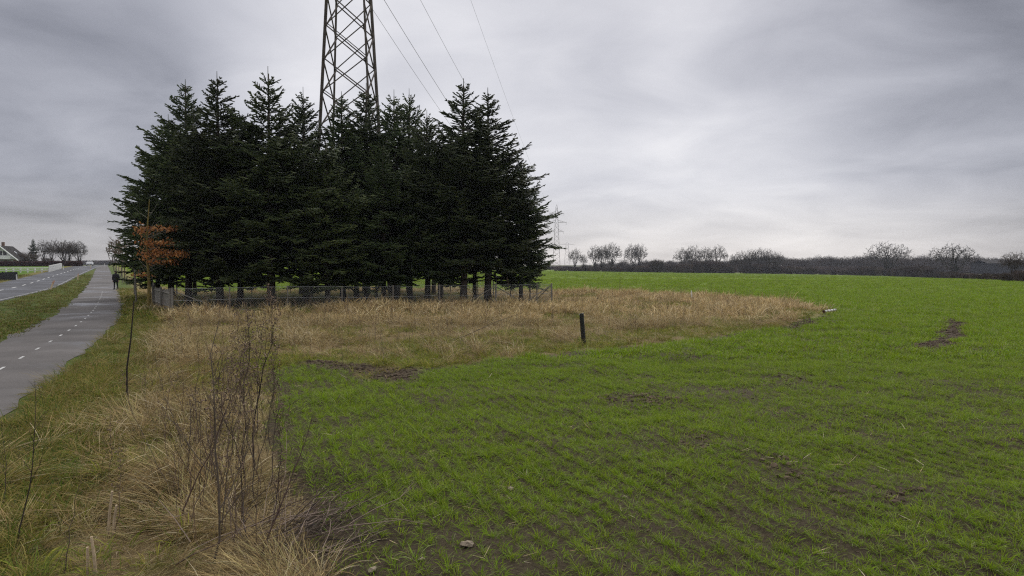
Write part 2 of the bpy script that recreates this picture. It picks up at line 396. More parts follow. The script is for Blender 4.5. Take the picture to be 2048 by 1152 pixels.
def regions(x, y):
    """weights of the surfaces at ground points: path/road distance, meadow, enclosure, bare soil."""
    dp, sp = polydist(PATH, x, y); dr, srd = polydist(ROAD, x, y)
    wob = (fbm(x*.9, y*.9, 3)-.5)*1.1+(fbm(x*4, y*4, 5)-.5)*.5
    sm = inpoly(MEADOW, x, y)+wob*np.clip(np.hypot(x, y)/20, .45, 1)
    rightside = sp > 0
    strip = dp-PW/2-3.0+wob
    crop = rightside & (sm > 0) & (strip > 0)
    meadow = rightside & ~crop
    encl = inpoly(ENCL, x, y)
    soil = np.zeros(x.shape)
    for S, k in zip(SOIL, SOILSTR):
        n = (fbm(x*1.6, y*1.6, 9, 4)-.5)*1.8
        sc_ = .18+.005*S[0][1]
        soil = np.maximum(soil, np.minimum(1, k*sstep(sc_, -.15*sc_, inpoly(S, x, y)+n*sc_)))
    return dict(dp=dp, sp=sp, dr=dr, sr=srd, sm=sm, crop=crop, meadow=meadow, encl=encl, soil=soil, strip=strip)

def zground(x, y, reg=None):
    x = np.asarray(x, float); y = np.asarray(y, float)
    dp, sp = polydist(PATH, x, y); dr, _ = polydist(ROAD, x, y)
    clear = sstep(PW/2, PW/2+1.6, dp)*sstep(RW/2, RW/2+2, dr)
    r = np.hypot(x, y); near = sstep(70, 25, r)
    b = ((fbm(x*.45, y*.45, 21)-.5)*.22 + (fbm(x*2.2, y*2.2, 23, 2)-.5)*.09)*near*clear
    shoulder = -.05*sstep(PW/2+.1, PW/2-.1, dp)*0
    # shallow ditch between road and path
    ditch = -.35*np.exp(-((dr-RW/2-2.6)/1.2)**2)*sstep(60, 30, np.abs(y-60))*(sp < 0)
    return zbase(x, y)+b+shoulder+ditch*.6

# ---------------------------------------------------------------- ground sheet
GREEN_FAR = np.array((.100, .156, .004)); GREEN_NEAR = np.array((.072, .085, .018)); SOILC = np.array((.058, .042, .030))
STRAWC = np.array((.21, .155, .080)); VERGE = np.array((.070, .098, .022)); MOSS = np.array((.125, .140, .030)); LAWN = np.array((.070, .130, .012))
def lerp(a, b, t): return a*(1-t[:, None])+b*t[:, None]
def build_ground():
    ang = np.concatenate([np.arange(-180, -52, 4.0), np.arange(-52, 52, .34), np.arange(52, 180, 4.0)])
    rad = [0.0]; r = .8
    while r < 6000: rad.append(r); r *= 1.021 if r < 400 else 1.08
    rad.append(7000); rad = np.array(rad)
    A, Rr = np.meshgrid(np.radians(ang), rad[1:], indexing='ij')
    X = (np.sin(A)*Rr).ravel(); Y = (np.cos(A)*Rr).ravel()
    X = np.concatenate([X, [0.]]); Y = np.concatenate([Y, [0.]])
    g = regions(X, Y); Z = zground(X, Y)
    # sink the sheet slightly beneath path and road, which are sheets of their own
    Z -= .03*sstep(PW/2-.35, PW/2-.7, g['dp'])+.03*sstep(RW/2-.2, RW/2-.6, g['dr'])
    d = np.hypot(X, Y)
    n = fbm(X*.35, Y*.35, 31); n2 = fbm(X*1.7, Y*1.7, 33)
    far = sstep(22, 62, d)
    C = lerp(np.broadcast_to(lerp(SOILC[None], GREEN_NEAR[None], np.array([.12])), (len(X), 3)), np.broadcast_to(GREEN_FAR, (len(X), 3)), far)
    big = fbm(X*.018, Y*.03, 41); C = C*(1+.35*(big-.5)*far)[:, None]
    bands = fbm(X*.01+Y*.004, Y*.12, 43); C = C*(1+.22*(bands-.5)*far)[:, None]
    tl = np.zeros(len(X))
    for T in TRAM:
        dt, _ = polydist(T, X, Y); tl = np.maximum(tl, sstep(.55, .2, dt))
    C = lerp(C, np.broadcast_to(GREEN_FAR*.45, C.shape), tl*.8)
    C = lerp(C, np.broadcast_to(SOILC, C.shape), g['soil'])
    # meadow: straw with mossy green patches, green along the path
    gm = sstep(.50, .66, n*.6+n2*.4+.10*sstep(-3, -.5, g['sm'])-.06)
    pathg = sstep(2.1, 1.0, g['dp']-PW/2)
    Cm = lerp(np.broadcast_to(STRAWC*.85, C.shape), np.broadcast_to(MOSS, C.shape), gm*.75)
    Cm = lerp(Cm, np.broadcast_to(VERGE, C.shape), pathg)
    Cm = lerp(Cm, np.broadcast_to(SOILC, C.shape), g['soil'])
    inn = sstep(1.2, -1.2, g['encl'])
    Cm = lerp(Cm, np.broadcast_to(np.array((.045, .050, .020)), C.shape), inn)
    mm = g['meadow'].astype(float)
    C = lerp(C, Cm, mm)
    # left of the path: verge, lawn beyond the road
    left = (g['sp'] < 0)
    Cv = lerp(np.broadcast_to(VERGE*.9, C.shape), np.broadcast_to(np.array((.13, .115, .035)), C.shape), sstep(.45, .65, n2)*.55)
    lawn = (g['sr'] < 0)
    Cl = lerp(np.broadcast_to(np.array((.14, .12, .04)), C.shape), np.broadcast_to(LAWN, C.shape), sstep(RW/2+1.2, RW/2+2.6, g['dr']))
    Cv = np.where(lawn[:, None], Cl, Cv)
    C = np.where(left[:, None], Cv, C)
    dirt = np.maximum(sstep(.35, 0, g['dp']-PW/2)*(g['dp'] > PW/2), sstep(.4, 0, g['dr']-RW/2)*(g['dr'] > RW/2))
    C = lerp(C, np.broadcast_to(np.array((.085, .065, .042)), C.shape), dirt*.6*sstep(.4, .6, n2))
    # far country beyond the fields
    fa = sstep(400, 480, d); C = lerp(C, np.broadcast_to(np.array((.10, .10, .055)), C.shape), fa)
    na, nr = len(ang), len(rad)-1
    i = np.arange(na)[:, None]; i2 = (i+1) % na; j = np.arange(nr-1)[None]
    F = np.stack([i*nr+j, i*nr+j+1, i2*nr+j+1, i2*nr+j], -1).reshape(-1, 4)
    c = na*nr; F3 = np.stack([np.full(na, c), np.arange(na)*nr, ((np.arange(na)+1) % na)*nr], -1)
    o = link('ground', mesh('ground', np.stack([X, Y, Z], 1), [F, F3], C, M['ground'], True), kind='structure')
    return o
TRAM = [[hit(*a) for a in ((1115, 546), (1145, 551), (1172, 557), (1202, 565))], [hit(*a) for a in ((1128, 546), (1165, 553), (1200, 560), (1235, 566))]]
build_ground()

def ribbon(name, P, w0, w1, dz, m, across=6, crown=0, kind='structure', parent=None, ragged=0):
    P = np.asarray(P); t = np.gradient(P, axis=0); t /= np.hypot(*t.T)[:, None]; nrm = np.stack([-t[:, 1], t[:, 0]], 1)
    q = np.linspace(w0, w1, across)
    X = P[:, None]+nrm[:, None]*q[None, :, None]
    if ragged:
        k = len(P); s = np.arange(k)
        X[:, 0] += nrm*((fbm(P[:, 0]*1.3, P[:, 1]*1.3, 71)-.5)*ragged)[:, None]; X[:, -1] += nrm*((fbm(P[:, 0]*1.3, P[:, 1]*1.3, 77)-.5)*ragged)[:, None]
    x, y = X[..., 0].ravel(), X[..., 1].ravel()
    z = zbase(x, y)+dz+crown*(1-np.tile(np.abs(np.linspace(-1, 1, across))**2, len(P)))
    k, a = len(P), across
    i = np.arange(k-1)[:, None]*a+np.arange(a-1)[None]
    F = np.stack([i, i+a, i+a+1, i+1], -1).reshape(-1, 4)
    o = link(name, mesh(name, np.stack([x, y, z], 1), [F], None, m, True), parent)
    if kind: o['kind'] = kind
    return o
pth = ribbon('path', resample(PATH, 500), -PW/2, PW/2, .012, M['asphalt_path'], 7, .03, ragged=.6)
rod = ribbon('road', resample(ROAD, 420), -RW/2, RW/2, .012, M['asphalt_road'], 7, .05, ragged=.2)
def dashes(P, off, length, gap, w, dz, parent, name, start=0, ymax=400, crown=0):
    P = resample(P, 3000); s = np.concatenate(([0], np.cumsum(np.hypot(*np.diff(P, axis=0).T))))
    t = start
    while t < s[-1]-length:
        q = np.stack([np.interp(np.linspace(t, t+length, 5), s, P[:, k]) for k in (0, 1)], 1)
        if 4 < q[0, 1] < ymax: ribbon(name, q, off-w/2, off+w/2, dz+crown, M['dullline' if name == 'lane_dash' else 'line'], 2, 0, None, parent)
        t += length+gap
dashes(PATH, -.12, .5, 1.5, .065, .012+.004, pth, 'lane_dash', crown=.030, ymax=60)
dashes(ROAD, 0, 3.0, 5.0, .14, .012+.004, rod, 'centre_dash', crown=.050, ymax=260)
ribbon('edge_line', resample(ROAD, 420), -RW/2+.28, -RW/2+.36, .012+.010, M['dullline'], 2, .0, None, rod)

# ---------------------------------------------------------------- scattered grass (stuff)
PROTO = bpy.data.collections.new('grass_prototypes')   # holds the shapes the scatter repeats; not linked to the scene
def scatter_group(name, protos, pts, rot, scl, idx, label=None):
    pc_ = bpy.data.collections.new(name+'_shapes')
    for k, me in enumerate(protos):
        o = bpy.data.objects.new('%s_shape_%02d' % (name, k), me); pc_.objects.link(o)
    me = bpy.data.meshes.new(name); n = len(pts); me.vertices.add(n); me.vertices.foreach_set('co', np.asarray(pts, np.float32).ravel())
    for nm, ty, dat in (('rot', 'FLOAT_VECTOR', rot), ('scl', 'FLOAT_VECTOR', scl)):
        a = me.attributes.new(nm, ty, 'POINT'); a.data.foreach_set('vector', np.asarray(dat, np.float32).ravel())
    a = me.attributes.new('idx', 'INT', 'POINT'); a.data.foreach_set('value', np.asarray(idx, np.int32))
    o = link(name, me, kind='stuff')
    g = bpy.data.node_groups.new(name, 'GeometryNodeTree')
    g.interface.new_socket('Geometry', in_out='INPUT', socket_type='NodeSocketGeometry'); g.interface.new_socket('Geometry', in_out='OUTPUT', socket_type='NodeSocketGeometry')
    N = g.nodes.new; L = g.links.new
    gi, go, ip, ci = N('NodeGroupInput'), N('NodeGroupOutput'), N('GeometryNodeInstanceOnPoints'), N('GeometryNodeCollectionInfo')
    ci.inputs['Collection'].default_value = pc_; ci.inputs['Separate Children'].default_value = True; ci.inputs['Reset Children'].default_value = True
    ip.inputs['Pick Instance'].default_value = True
    def attr(nm, ty):
        a = N('GeometryNodeInputNamedAttribute'); a.data_type = ty; a.inputs[0].default_value = nm; return a.outputs[0]
    L(gi.outputs[0], ip.inputs['Points']); L(ci.outputs[0], ip.inputs['Instance'])
    L(attr('idx', 'INT'), ip.inputs['Instance Index']); L(attr('rot', 'FLOAT_VECTOR'), ip.inputs['Rotation']); L(attr('scl', 'FLOAT_VECTOR'), ip.inputs['Scale'])
    L(ip.outputs[0], go.inputs[0])
    md = o.modifiers.new('scatter', 'NODES'); md.node_group = g
    return o
def palette(n, cols, jit=.15):
    c = np.array(cols)[rng.integers(0, len(cols), n)]; return c*(1+rng.uniform(-jit, jit, (n, 1)))
def tuft(name, n, rad, L, th, kap, w, cols, m, nseg=3, dirn=None, spread=None, tip=None):
    a = rng.uniform(0, 2*np.pi, n); r = rad*np.sqrt(rng.uniform(0, 1, n))
    base = np.stack([r*np.cos(a), r*np.sin(a), np.full(n, -.015)], 1)
    az = a+rng.normal(0, .7, n) if dirn is None else dirn+rng.normal(0, spread, n)
    V, F = blades(base, az, rng.uniform(*th, n), rng.uniform(*kap, n), rng.uniform(*L, n), rng.uniform(*w, n), nseg)
    c = np.repeat(palette(n, cols), 2*(nseg+1), 0)
    if tip is not None:
        k = np.tile(np.repeat(np.linspace(0, 1, nseg+1), 2), n)**3*.5; c = lerp(c, np.broadcast_to(np.array(tip), c.shape), k)
    return mesh(name, V, [F], c, m)
CROPC = [(.170, .262, .007), (.146, .235, .008), (.198, .298, .012), (.130, .207, .009), (.196, .256, .016), (.20, .27, .055), (.25, .28, .10)]  # greens; the palest at the end paint glints and sheen into the blade colour
STRAW = [(.40, .31, .145), (.35, .265, .12), (.48, .39, .22), (.26, .185, .085), (.35, .25, .11), (.58, .50, .33), (.25, .175, .080), (.17, .125, .062), (.11, .082, .045), (.30, .27, .11)]
STRAW_FAR = [(.52, .41, .215), (.46, .35, .18), (.60, .50, .31), (.36, .26, .135), (.47, .34, .17), (.30, .23, .10)]
GRASSC = [(.20, .165, .045), (.22, .17, .055), (.110, .150, .018), (.090, .130, .018), (.140, .165, .022), (.18, .16, .03), (.24, .19, .06), (.075, .11, .018)]
MOSSC = [(.19, .21, .025), (.16, .19, .025), (.25, .24, .035), (.13, .17, .02), (.30, .25, .07)]

def band(y0, y1, dens, slope=.80):
    """random ground points inside the widened view between two depths, and their count per square metre"""
    m = 5.0 if y0 < 30 else 2.5; w1 = slope*y1+m; n = int((y1-y0)*2*w1*dens)
    y = rng.uniform(y0, y1, n); x = rng.uniform(-w1, w1, n); k = np.abs(x) < slope*y+m; x, y = x[k], y[k]
    return x, y
def place(x, y, keep, z_off=0): x, y = x[keep], y[keep]; return np.stack([x, y, zground(x, y)+z_off], 1)
ROWDIR = math.radians(-22.0)
def rows(x, y, sp, jit):
    """pull points onto drill rows spacing sp"""
    c, s = math.cos(ROWDIR), math.sin(ROWDIR)
    u = x*c-y*s; v = x*s+y*c        # u across the rows, v along them
    u = (np.round(u/sp)+rng.normal(0, jit, len(x)))*sp
    return u*c+v*s, -u*s+v*c
def build_crop():
    near = [tuft('crop_tuft', 9, .035, (.07, .15), (.1, .8), (.5, 1.6), (.0034, .0056), CROPC, M['crop'], 3, tip=(.17, .24, .045)) for _ in range(6)]
    mid = [tuft('crop_tuft', 22, .16, (.09, .19), (.1, .7), (.4, 1.3), (.009, .014), CROPC, M['crop'], 2) for _ in range(5)]
    far = [tuft('crop_tuft', 30, .45, (.10, .20), (.1, .7), (.3, 1.2), (.022, .035), CROPC, M['crop'], 2) for _ in range(4)]
    P, S, I = [], [], []
    for y0, y1, dens, k0, kn, s0, s1, rw in ((2.6, 9, 500, 0, 6, .52, 1.08, .19), (9, 17, 290, 0, 6, .80, 1.3, .20), (17, 34, 38, 6, 5, .8, 1.3, .32), (34, 62, 14, 6, 5, 1.1, 1.7, 0), (62, 120, 2.4, 11, 4, .8, 1.2, 0), (120, 350, .5, 11, 4, .9, 1.4, 0)):
        x, y = band(y0, y1, dens, .82)
        if rw: x, y = rows(x, y, rw, .12)
        g = regions(x, y)
        p = np.clip(np.where(y < 14, -.10, .2)+1.5*fbm(x*.7, y*.7, 51)-.25*(fbm(x*.15, y*.15, 53)-.5), 0, 1)*(1-g['soil'])
        p = np.where(y < 9, p*(.68+.32*sstep(5, 9, y)), p)
        p *= sstep(-.1, .55, g['sm'])
        keep = g['crop'] & (rng.uniform(0, 1, len(x)) < p)
        q = place(x, y, keep); P.append(q); n = len(q)
        vig = .75+.5*fbm(q[:, 0]*.5, q[:, 1]*.5, 57)
        s = rng.uniform(s0, s1, n)*vig; S.append(np.stack([s, s, s*rng.uniform(.8, 1.15, n)], 1)); I.append(k0+rng.integers(0, kn, n))
    P = np.concatenate(P); n = len(P)
    rot = np.stack([rng.normal(0, .12, n), rng.normal(0, .12, n), rng.uniform(0, 6.28, n)], 1)
    scatter_group('crop_seedlings', near+mid+far, P, rot, np.concatenate(S), np.concatenate(I)); return n
def build_meadow():
    up = [tuft('dry_tuft', 26, .10, (.30, .75), (.05, .6), (.5, 1.9), (.004, .007), STRAW, M['straw'], 4) for _ in range(4)]
    lodge = [tuft('dry_tuft', 30, .16, (.35, .8), (.8, 1.35), (.1, .7), (.004, .007), STRAW, M['straw'], 4, 0, .55) for _ in range(4)]
    green = [tuft('grass_tuft', 24, .09, (.12, .34), (.1, .8), (.6, 1.8), (.004, .007), GRASSC, M['grass'], 3) for _ in range(4)]
    moss = [tuft('moss_tuft', 24, .13, (.10, .28), (.2, .9), (.6, 1.6), (.006, .010), MOSSC, M['grass'], 3) for _ in range(3)]
    far = [tuft('dry_tuft', 26, .20, (.28, .62), (.05, .6), (.4, 1.6), (.012, .020), STRAW_FAR, M['straw'], 3) for _ in range(4)]
    farg = [tuft('grass_tuft', 24, .20, (.10, .26), (.1, .8), (.6, 1.6), (.014, .022), GRASSC, M['grass'], 2) for _ in range(3)]
    lawn = [tuft('grass_tuft', 26, .35, (.06, .14), (.1, .8), (.6, 1.6), (.02, .03), [(.095, .13, .020), (.11, .14, .025), (.16, .14, .04), (.17, .125, .05)], M['grass'], 2) for _ in range(3)]
    out = {'dry_grass': [[], [], [], []], 'meadow_grass': [[], [], [], []], 'verge_grass': [[], [], [], []]}
    def put(key, q, s, i, az, tilt=.1):
        n = len(q); o = out[key]; o[0].append(q); o[1].append(np.stack([s, s, s*rng.uniform(.8, 1.2, n)], 1)); o[2].append(i)
        o[3].append(np.stack([rng.normal(0, tilt, n), rng.normal(0, tilt, n), az], 1))
    for y0, y1, dens, lod in ((2.4, 8, 88, 0), (8, 16, 60, 0), (16, 28, 26, 0), (28, 66, 9, 1)):
        x, y = band(y0, y1, dens, .86); g = regions(x, y)
        n = fbm(x*.35, y*.35, 31); n2 = fbm(x*1.7, y*1.7, 33); r = rng.uniform(0, 1, len(x))
        de = g['dp']-PW/2
        gm = sstep(.41, .62, n*.55+n2*.45+.12*sstep(-3, -.5, g['sm'])*(y > 12)-.03*(y < 12))*np.where(y < 15, .40, .92)
        pathg = sstep(2.3, 1.1, de+(n2-.5)*1.4)
        inn = sstep(.6, -1.5, g['encl'])
        gap = .06+.12*np.clip(y/15, 0, 1)
        ok = g['meadow'] & (de > gap*.3) & (rng.uniform(0, 1, len(x)) > g['soil']*.95) & ((g['encl'] > -.2) | (r > .55))
        tall = np.clip(-.15+1.8*fbm(x*.55, y*.55, 61), .30, 1.15)*np.where(y < 16, .85, 1.0)
        edge_ = sstep(.1, -1.2, g['sm'])                 # shorter close to the crop
        isg = (r < pathg*.93) | (rng.uniform(0, 1, len(x)) < gm) | (rng.uniform(0, 1, len(x)) < inn*.8)
        k = ok & ~isg; q = place(x, y, k); m = len(q); t = (tall*(.70+.30*edge_))[k]
        if lod: i = 8+rng.integers(0, 4, m); s = rng.uniform(.8, 1.5, m)*t
        else:
            lo = vnoise(q[:, 0]*.9, q[:, 1]*.9, 63)+rng.normal(0, .15, m) > (.22 if y1 <= 16 else .55)
            i = np.where(lo, 4+rng.integers(0, 4, m), rng.integers(0, 4, m)); s = rng.uniform(.65, 1.15, m)*t
        az = vnoise(q[:, 0]*.7, q[:, 1]*.7, 67)*7+rng.normal(0, .5, m); put('dry_grass', q, s, i, az, .16)
        k = ok & isg; q = place(x, y, k); m = len(q)
        mossy = (rng.uniform(0, 1, m) < .65) & (pathg[k] < .3)
        s = rng.uniform(.6, 1.25, m)*(1 if not lod else 1.2)*np.where(inn[k] > .5, .8, 1)
        i = np.where(mossy, 4+rng.integers(0, 3, m), (7 if lod else 0)+rng.integers(0, 3, m)); put('meadow_grass', q, s, i, rng.uniform(0, 6.28, m))
    for y0, y1, dens in ((6, 30, 12), (30, 70, 5), (70, 120, 2.2)):
        x, y = band(y0, y1, dens, .86); g = regions(x, y)
        k = (g['sp'] < 0) & (g['dp'] > PW/2+.05) & (g['dr'] > RW/2+.1)
        q = place(x, y, k); m = len(q)
        put('verge_grass', q, rng.uniform(.7, 1.4, m)*(1 if y1 < 100 else 1.3), rng.integers(0, 3, m), rng.uniform(0, 6.28, m))
    for key, pro in (('dry_grass', up+lodge+far), ('meadow_grass', green+moss+farg), ('verge_grass', lawn)):
        o = out[key]; scatter_group(key, pro, *[np.concatenate(o[j]) for j in (0, 3, 1, 2)])
    return {k: sum(map(len, v[0])) for k, v in out.items()}
def build_litter():
    pr_ = [tuft('litter', 3, .10, (.06, .22), (1.35, 1.52), (.0, .1), (.004, .007), STRAW[:3]+[(.50, .44, .30)], M['straw'], 2) for _ in range(4)]
    P = []
    for y0, y1, dens in ((2.6, 10, 5), (10, 24, 2)):
        x, y = band(y0, y1, dens, .8); g = regions(x, y); P.append(place(x, y, g['crop'] & (rng.uniform(0, 1, len(x)) < .25+.8*vnoise(x*.6, y*.6, 91)**2), .02))
    P = np.concatenate(P); n = len(P); scatter_group('straw_litter', pr_, P, np.stack([rng.normal(0, .15, n), rng.normal(0, .15, n), rng.uniform(0, 6.28, n)], 1), np.ones((n, 3))*rng.uniform(.6, 1.2, (n, 1)), rng.integers(0, 4, n))
build_litter()
def lump(seed, sub=1):
    import bmesh
    bm = bmesh.new(); bmesh.ops.create_icosphere(bm, subdivisions=sub, radius=1); r = random.Random(seed)
    for v in bm.verts: v.co *= r.uniform(.7, 1.15)
    me = bpy.data.meshes.new('lump'); bm.to_mesh(me); bm.free(); return me
def build_clods():
    pr_ = []
    for k in range(5):
        me = lump(k); me.materials.append(M['clod']); pr_.append(me)
    P, S = [], []
    for y0, y1, dens, a, b in ((3.6, 9, 150, .004, .018), (9, 22, 50, .008, .032)):
        x, y = band(y0, y1, dens, .8); g = regions(x, y)
        p = np.where(g['crop'], .35, 0); p = np.maximum(p*(y1 < 30), g['soil'])
        q = place(x, y, rng.uniform(0, 1, len(x)) < p); n = len(q); P.append(q)
        s = rng.uniform(a, b, n)**1; S.append(np.stack([s*1.2, s, s*.6], 1))
    for SP, k in zip(SOIL[:10], SOILSTR):
        SP = np.array(SP); lo, hi = SP.min(0)-.5, SP.max(0)+.5; n = int(np.prod(hi-lo)*170); x, y = rng.uniform(lo[0], hi[0], n), rng.uniform(lo[1], hi[1], n); g = regions(x, y)
        q = place(x, y, rng.uniform(0, 1, n) < g['soil']); P.append(q); s = rng.uniform(.1, 1, len(q))**3*.050+.010; S.append(np.stack([s*1.2, s, s*.9], 1))
    P = np.concatenate(P); n = len(P)
    scatter_group('soil_clods', pr_, P, rng.uniform(0, 6.28, (n, 3))*np.array((.05, .05, 1)), np.concatenate(S), rng.integers(0, 5, n)); return n
print('crop', build_crop(), 'meadow', build_meadow(), 'clods', build_clods())

# ---------------------------------------------------------------- pylons and power lines
def pylon(root, H, w0, slope, panel, arms, thick=1.0):
    hw = lambda z: max(.35, (w0-slope*z))/2
    def corner(i, z): a = hw(z); return np.array(((-a, -a), (a, -a), (a, a), (-a, a))[i])
    zt = H-1.5
    def bar(name, p, q, t, m=None):
        b = Buf(); p = np.array(p, float); q = np.array(q, float); d = q-p; d /= np.linalg.norm(d)
        s = np.cross(d, (0, 0, 1.)); s = s/(np.linalg.norm(s)+1e-9) if np.linalg.norm(s) > .05 else np.array((1., 0, 0)); u = np.cross(s, d)
        for a, c in ((s, u), (u, s)):      # an L-shaped rolled angle: two thin flanges
            V = [o+a*e+c*f for o in (p, q) for e, f in ((0, 0), (t, 0), (t, t*.12), (0, t*.12))]
            b.add(V, [[[0, 1, 5, 4], [1, 2, 6, 5], [2, 3, 7, 6], [3, 0, 4, 7], [0, 3, 2, 1], [4, 5, 6, 7]]])
        return link(name, b.mesh(name, M['steel']), root)
    for i in range(4):
        leg = bar('leg', (*corner(i, 0), 0), (*corner(i, zt), zt), .17*thick)
        if i in (0, 1):
            b = Buf()
            for z in np.arange(2.5, zt, .42):
                c = corner(i, z); s = -1 if i == 0 else 1; b.tubes([(*c, z)], [(c[0]+s*.17, c[1], z)], .012, .012, 4)
            link('climbing_bolt', b.mesh('climbing_bolt', M['steel']), leg, kind='stuff')
    z = .3; k = 0
    while z < zt-1.2:
        z2 = min(z+panel, zt)
        for i in range(4):
            j = (i+1) % 4; n = np.array(((0, -1), (1, 0), (0, 1), (-1, 0))[i])*.03
            a, b_, c, d = corner(i, z), corner(j, z2), corner(j, z), corner(i, z2)
            bar('brace', (*(a+n), z), (*(b_+n), z2), .085*thick); bar('brace', (*(c-n), z), (*(d-n), z2), .085*thick)
            if i == 0 and k % 2: bar('brace', (*(c-n), z+.22), (*(d-n), z2+.22), .06)
        z = z2; k += 1
    for az, half in arms:
        for s in (-1, 1):
            a = hw(az); b = Buf()
            tip = (s*half, 0, az)
            for yy in (-a, a):
                b.tubes([(s*a, yy, az)], [tip], .05, .05, 4); b.tubes([(s*a, yy, az+1.3)], [tip], .04, .04, 4)
                for f in (.3, .6): b.tubes([(s*(a+(half-a)*f), yy*(1-f), az)], [(s*(a+(half-a)*f*.7), yy*(1-f*.7), az+1.3*(1-f*.7))], .03, .03, 4)
            arm = link('crossarm', b.mesh('crossarm', M['steel']), root)
            b = Buf(); b.tubes([(s*half, 0, az-1.3)], [(s*half, 0, az)], .07, .07, 6, True); link('insulator', b.mesh('insulator', M['galv']), arm)
    b = Buf()
    for i in range(4): b.tubes([(*corner(i, zt), zt)], [(0, 0, H)], .06, .05, 4)
    link('peak', b.mesh('peak', M['steel']), root)
T1 = np.array((-12.2, 52.0)); T2 = np.array((26.1, 400.0)); T3 = np.array((73.0, 905.0))
t = thing('pylon', 'tall rusty lattice pylon rising out of the middle of the spruce clump', 'pylon', P3(*T1), R(-1.5), 'pylons of the power line')
pylon(t, 37.5, 4.7, .094, 2.45, [(23.8, 2.5), (34.0, 5.4)])
t = thing('pylon', 'slim distant lattice pylon with three crossarms beside the right edge of the spruces', 'pylon', P3(*T2), R(-5), 'pylons of the power line')
pylon(t, 38.5, 4.4, .094, 2.6, [(22.6, 4.2), (28.0, 5.8), (33.2, 4.2)], .6)
t = thing('pylon', 'tiny broad topped lattice pylon on the horizon left of the bare trees', 'pylon', P3(*T3), R(-5), 'pylons of the power line')
pylon(t, 34, 8, .16, 4.5, [(30.5, 9.5)])
WIRES = [((-5.3, 32.5), (-4.2, 31.6), 11, .020, 'power cable sagging lowest, emerging from behind the pylon right leg'),
         ((2.45, 22.5), (5.8, 26.6), 11, .018, 'second power cable from the left, ending behind the spruce tops'),
         ((-1.8, 36), (4.2, 31.6), 10, .018, 'third power cable from the left, running down behind the pointed right spruce'),
         ((5.4, 32.7), (4.2, 21.3), 5, .011, 'thinnest power line, rightmost in the sky, clear of the spruces')]
for (x1, z1), (x2, z2), sag, rad, lab in WIRES:
    s = np.linspace(0, 1, 60)**1.4
    pts = np.stack([T1[0]+x1+(T2[0]+x2-T1[0]-x1)*s, T1[1]+(T2[1]-T1[1])*s, z1+(z2-z1)*s-4*sag*s*(1-s)], 1)
    b = Buf(); b.path(pts, rad, 5); tag(link('power_line', b.mesh('power_line', M['wire'])), lab, 'power line', 'power lines in the sky')

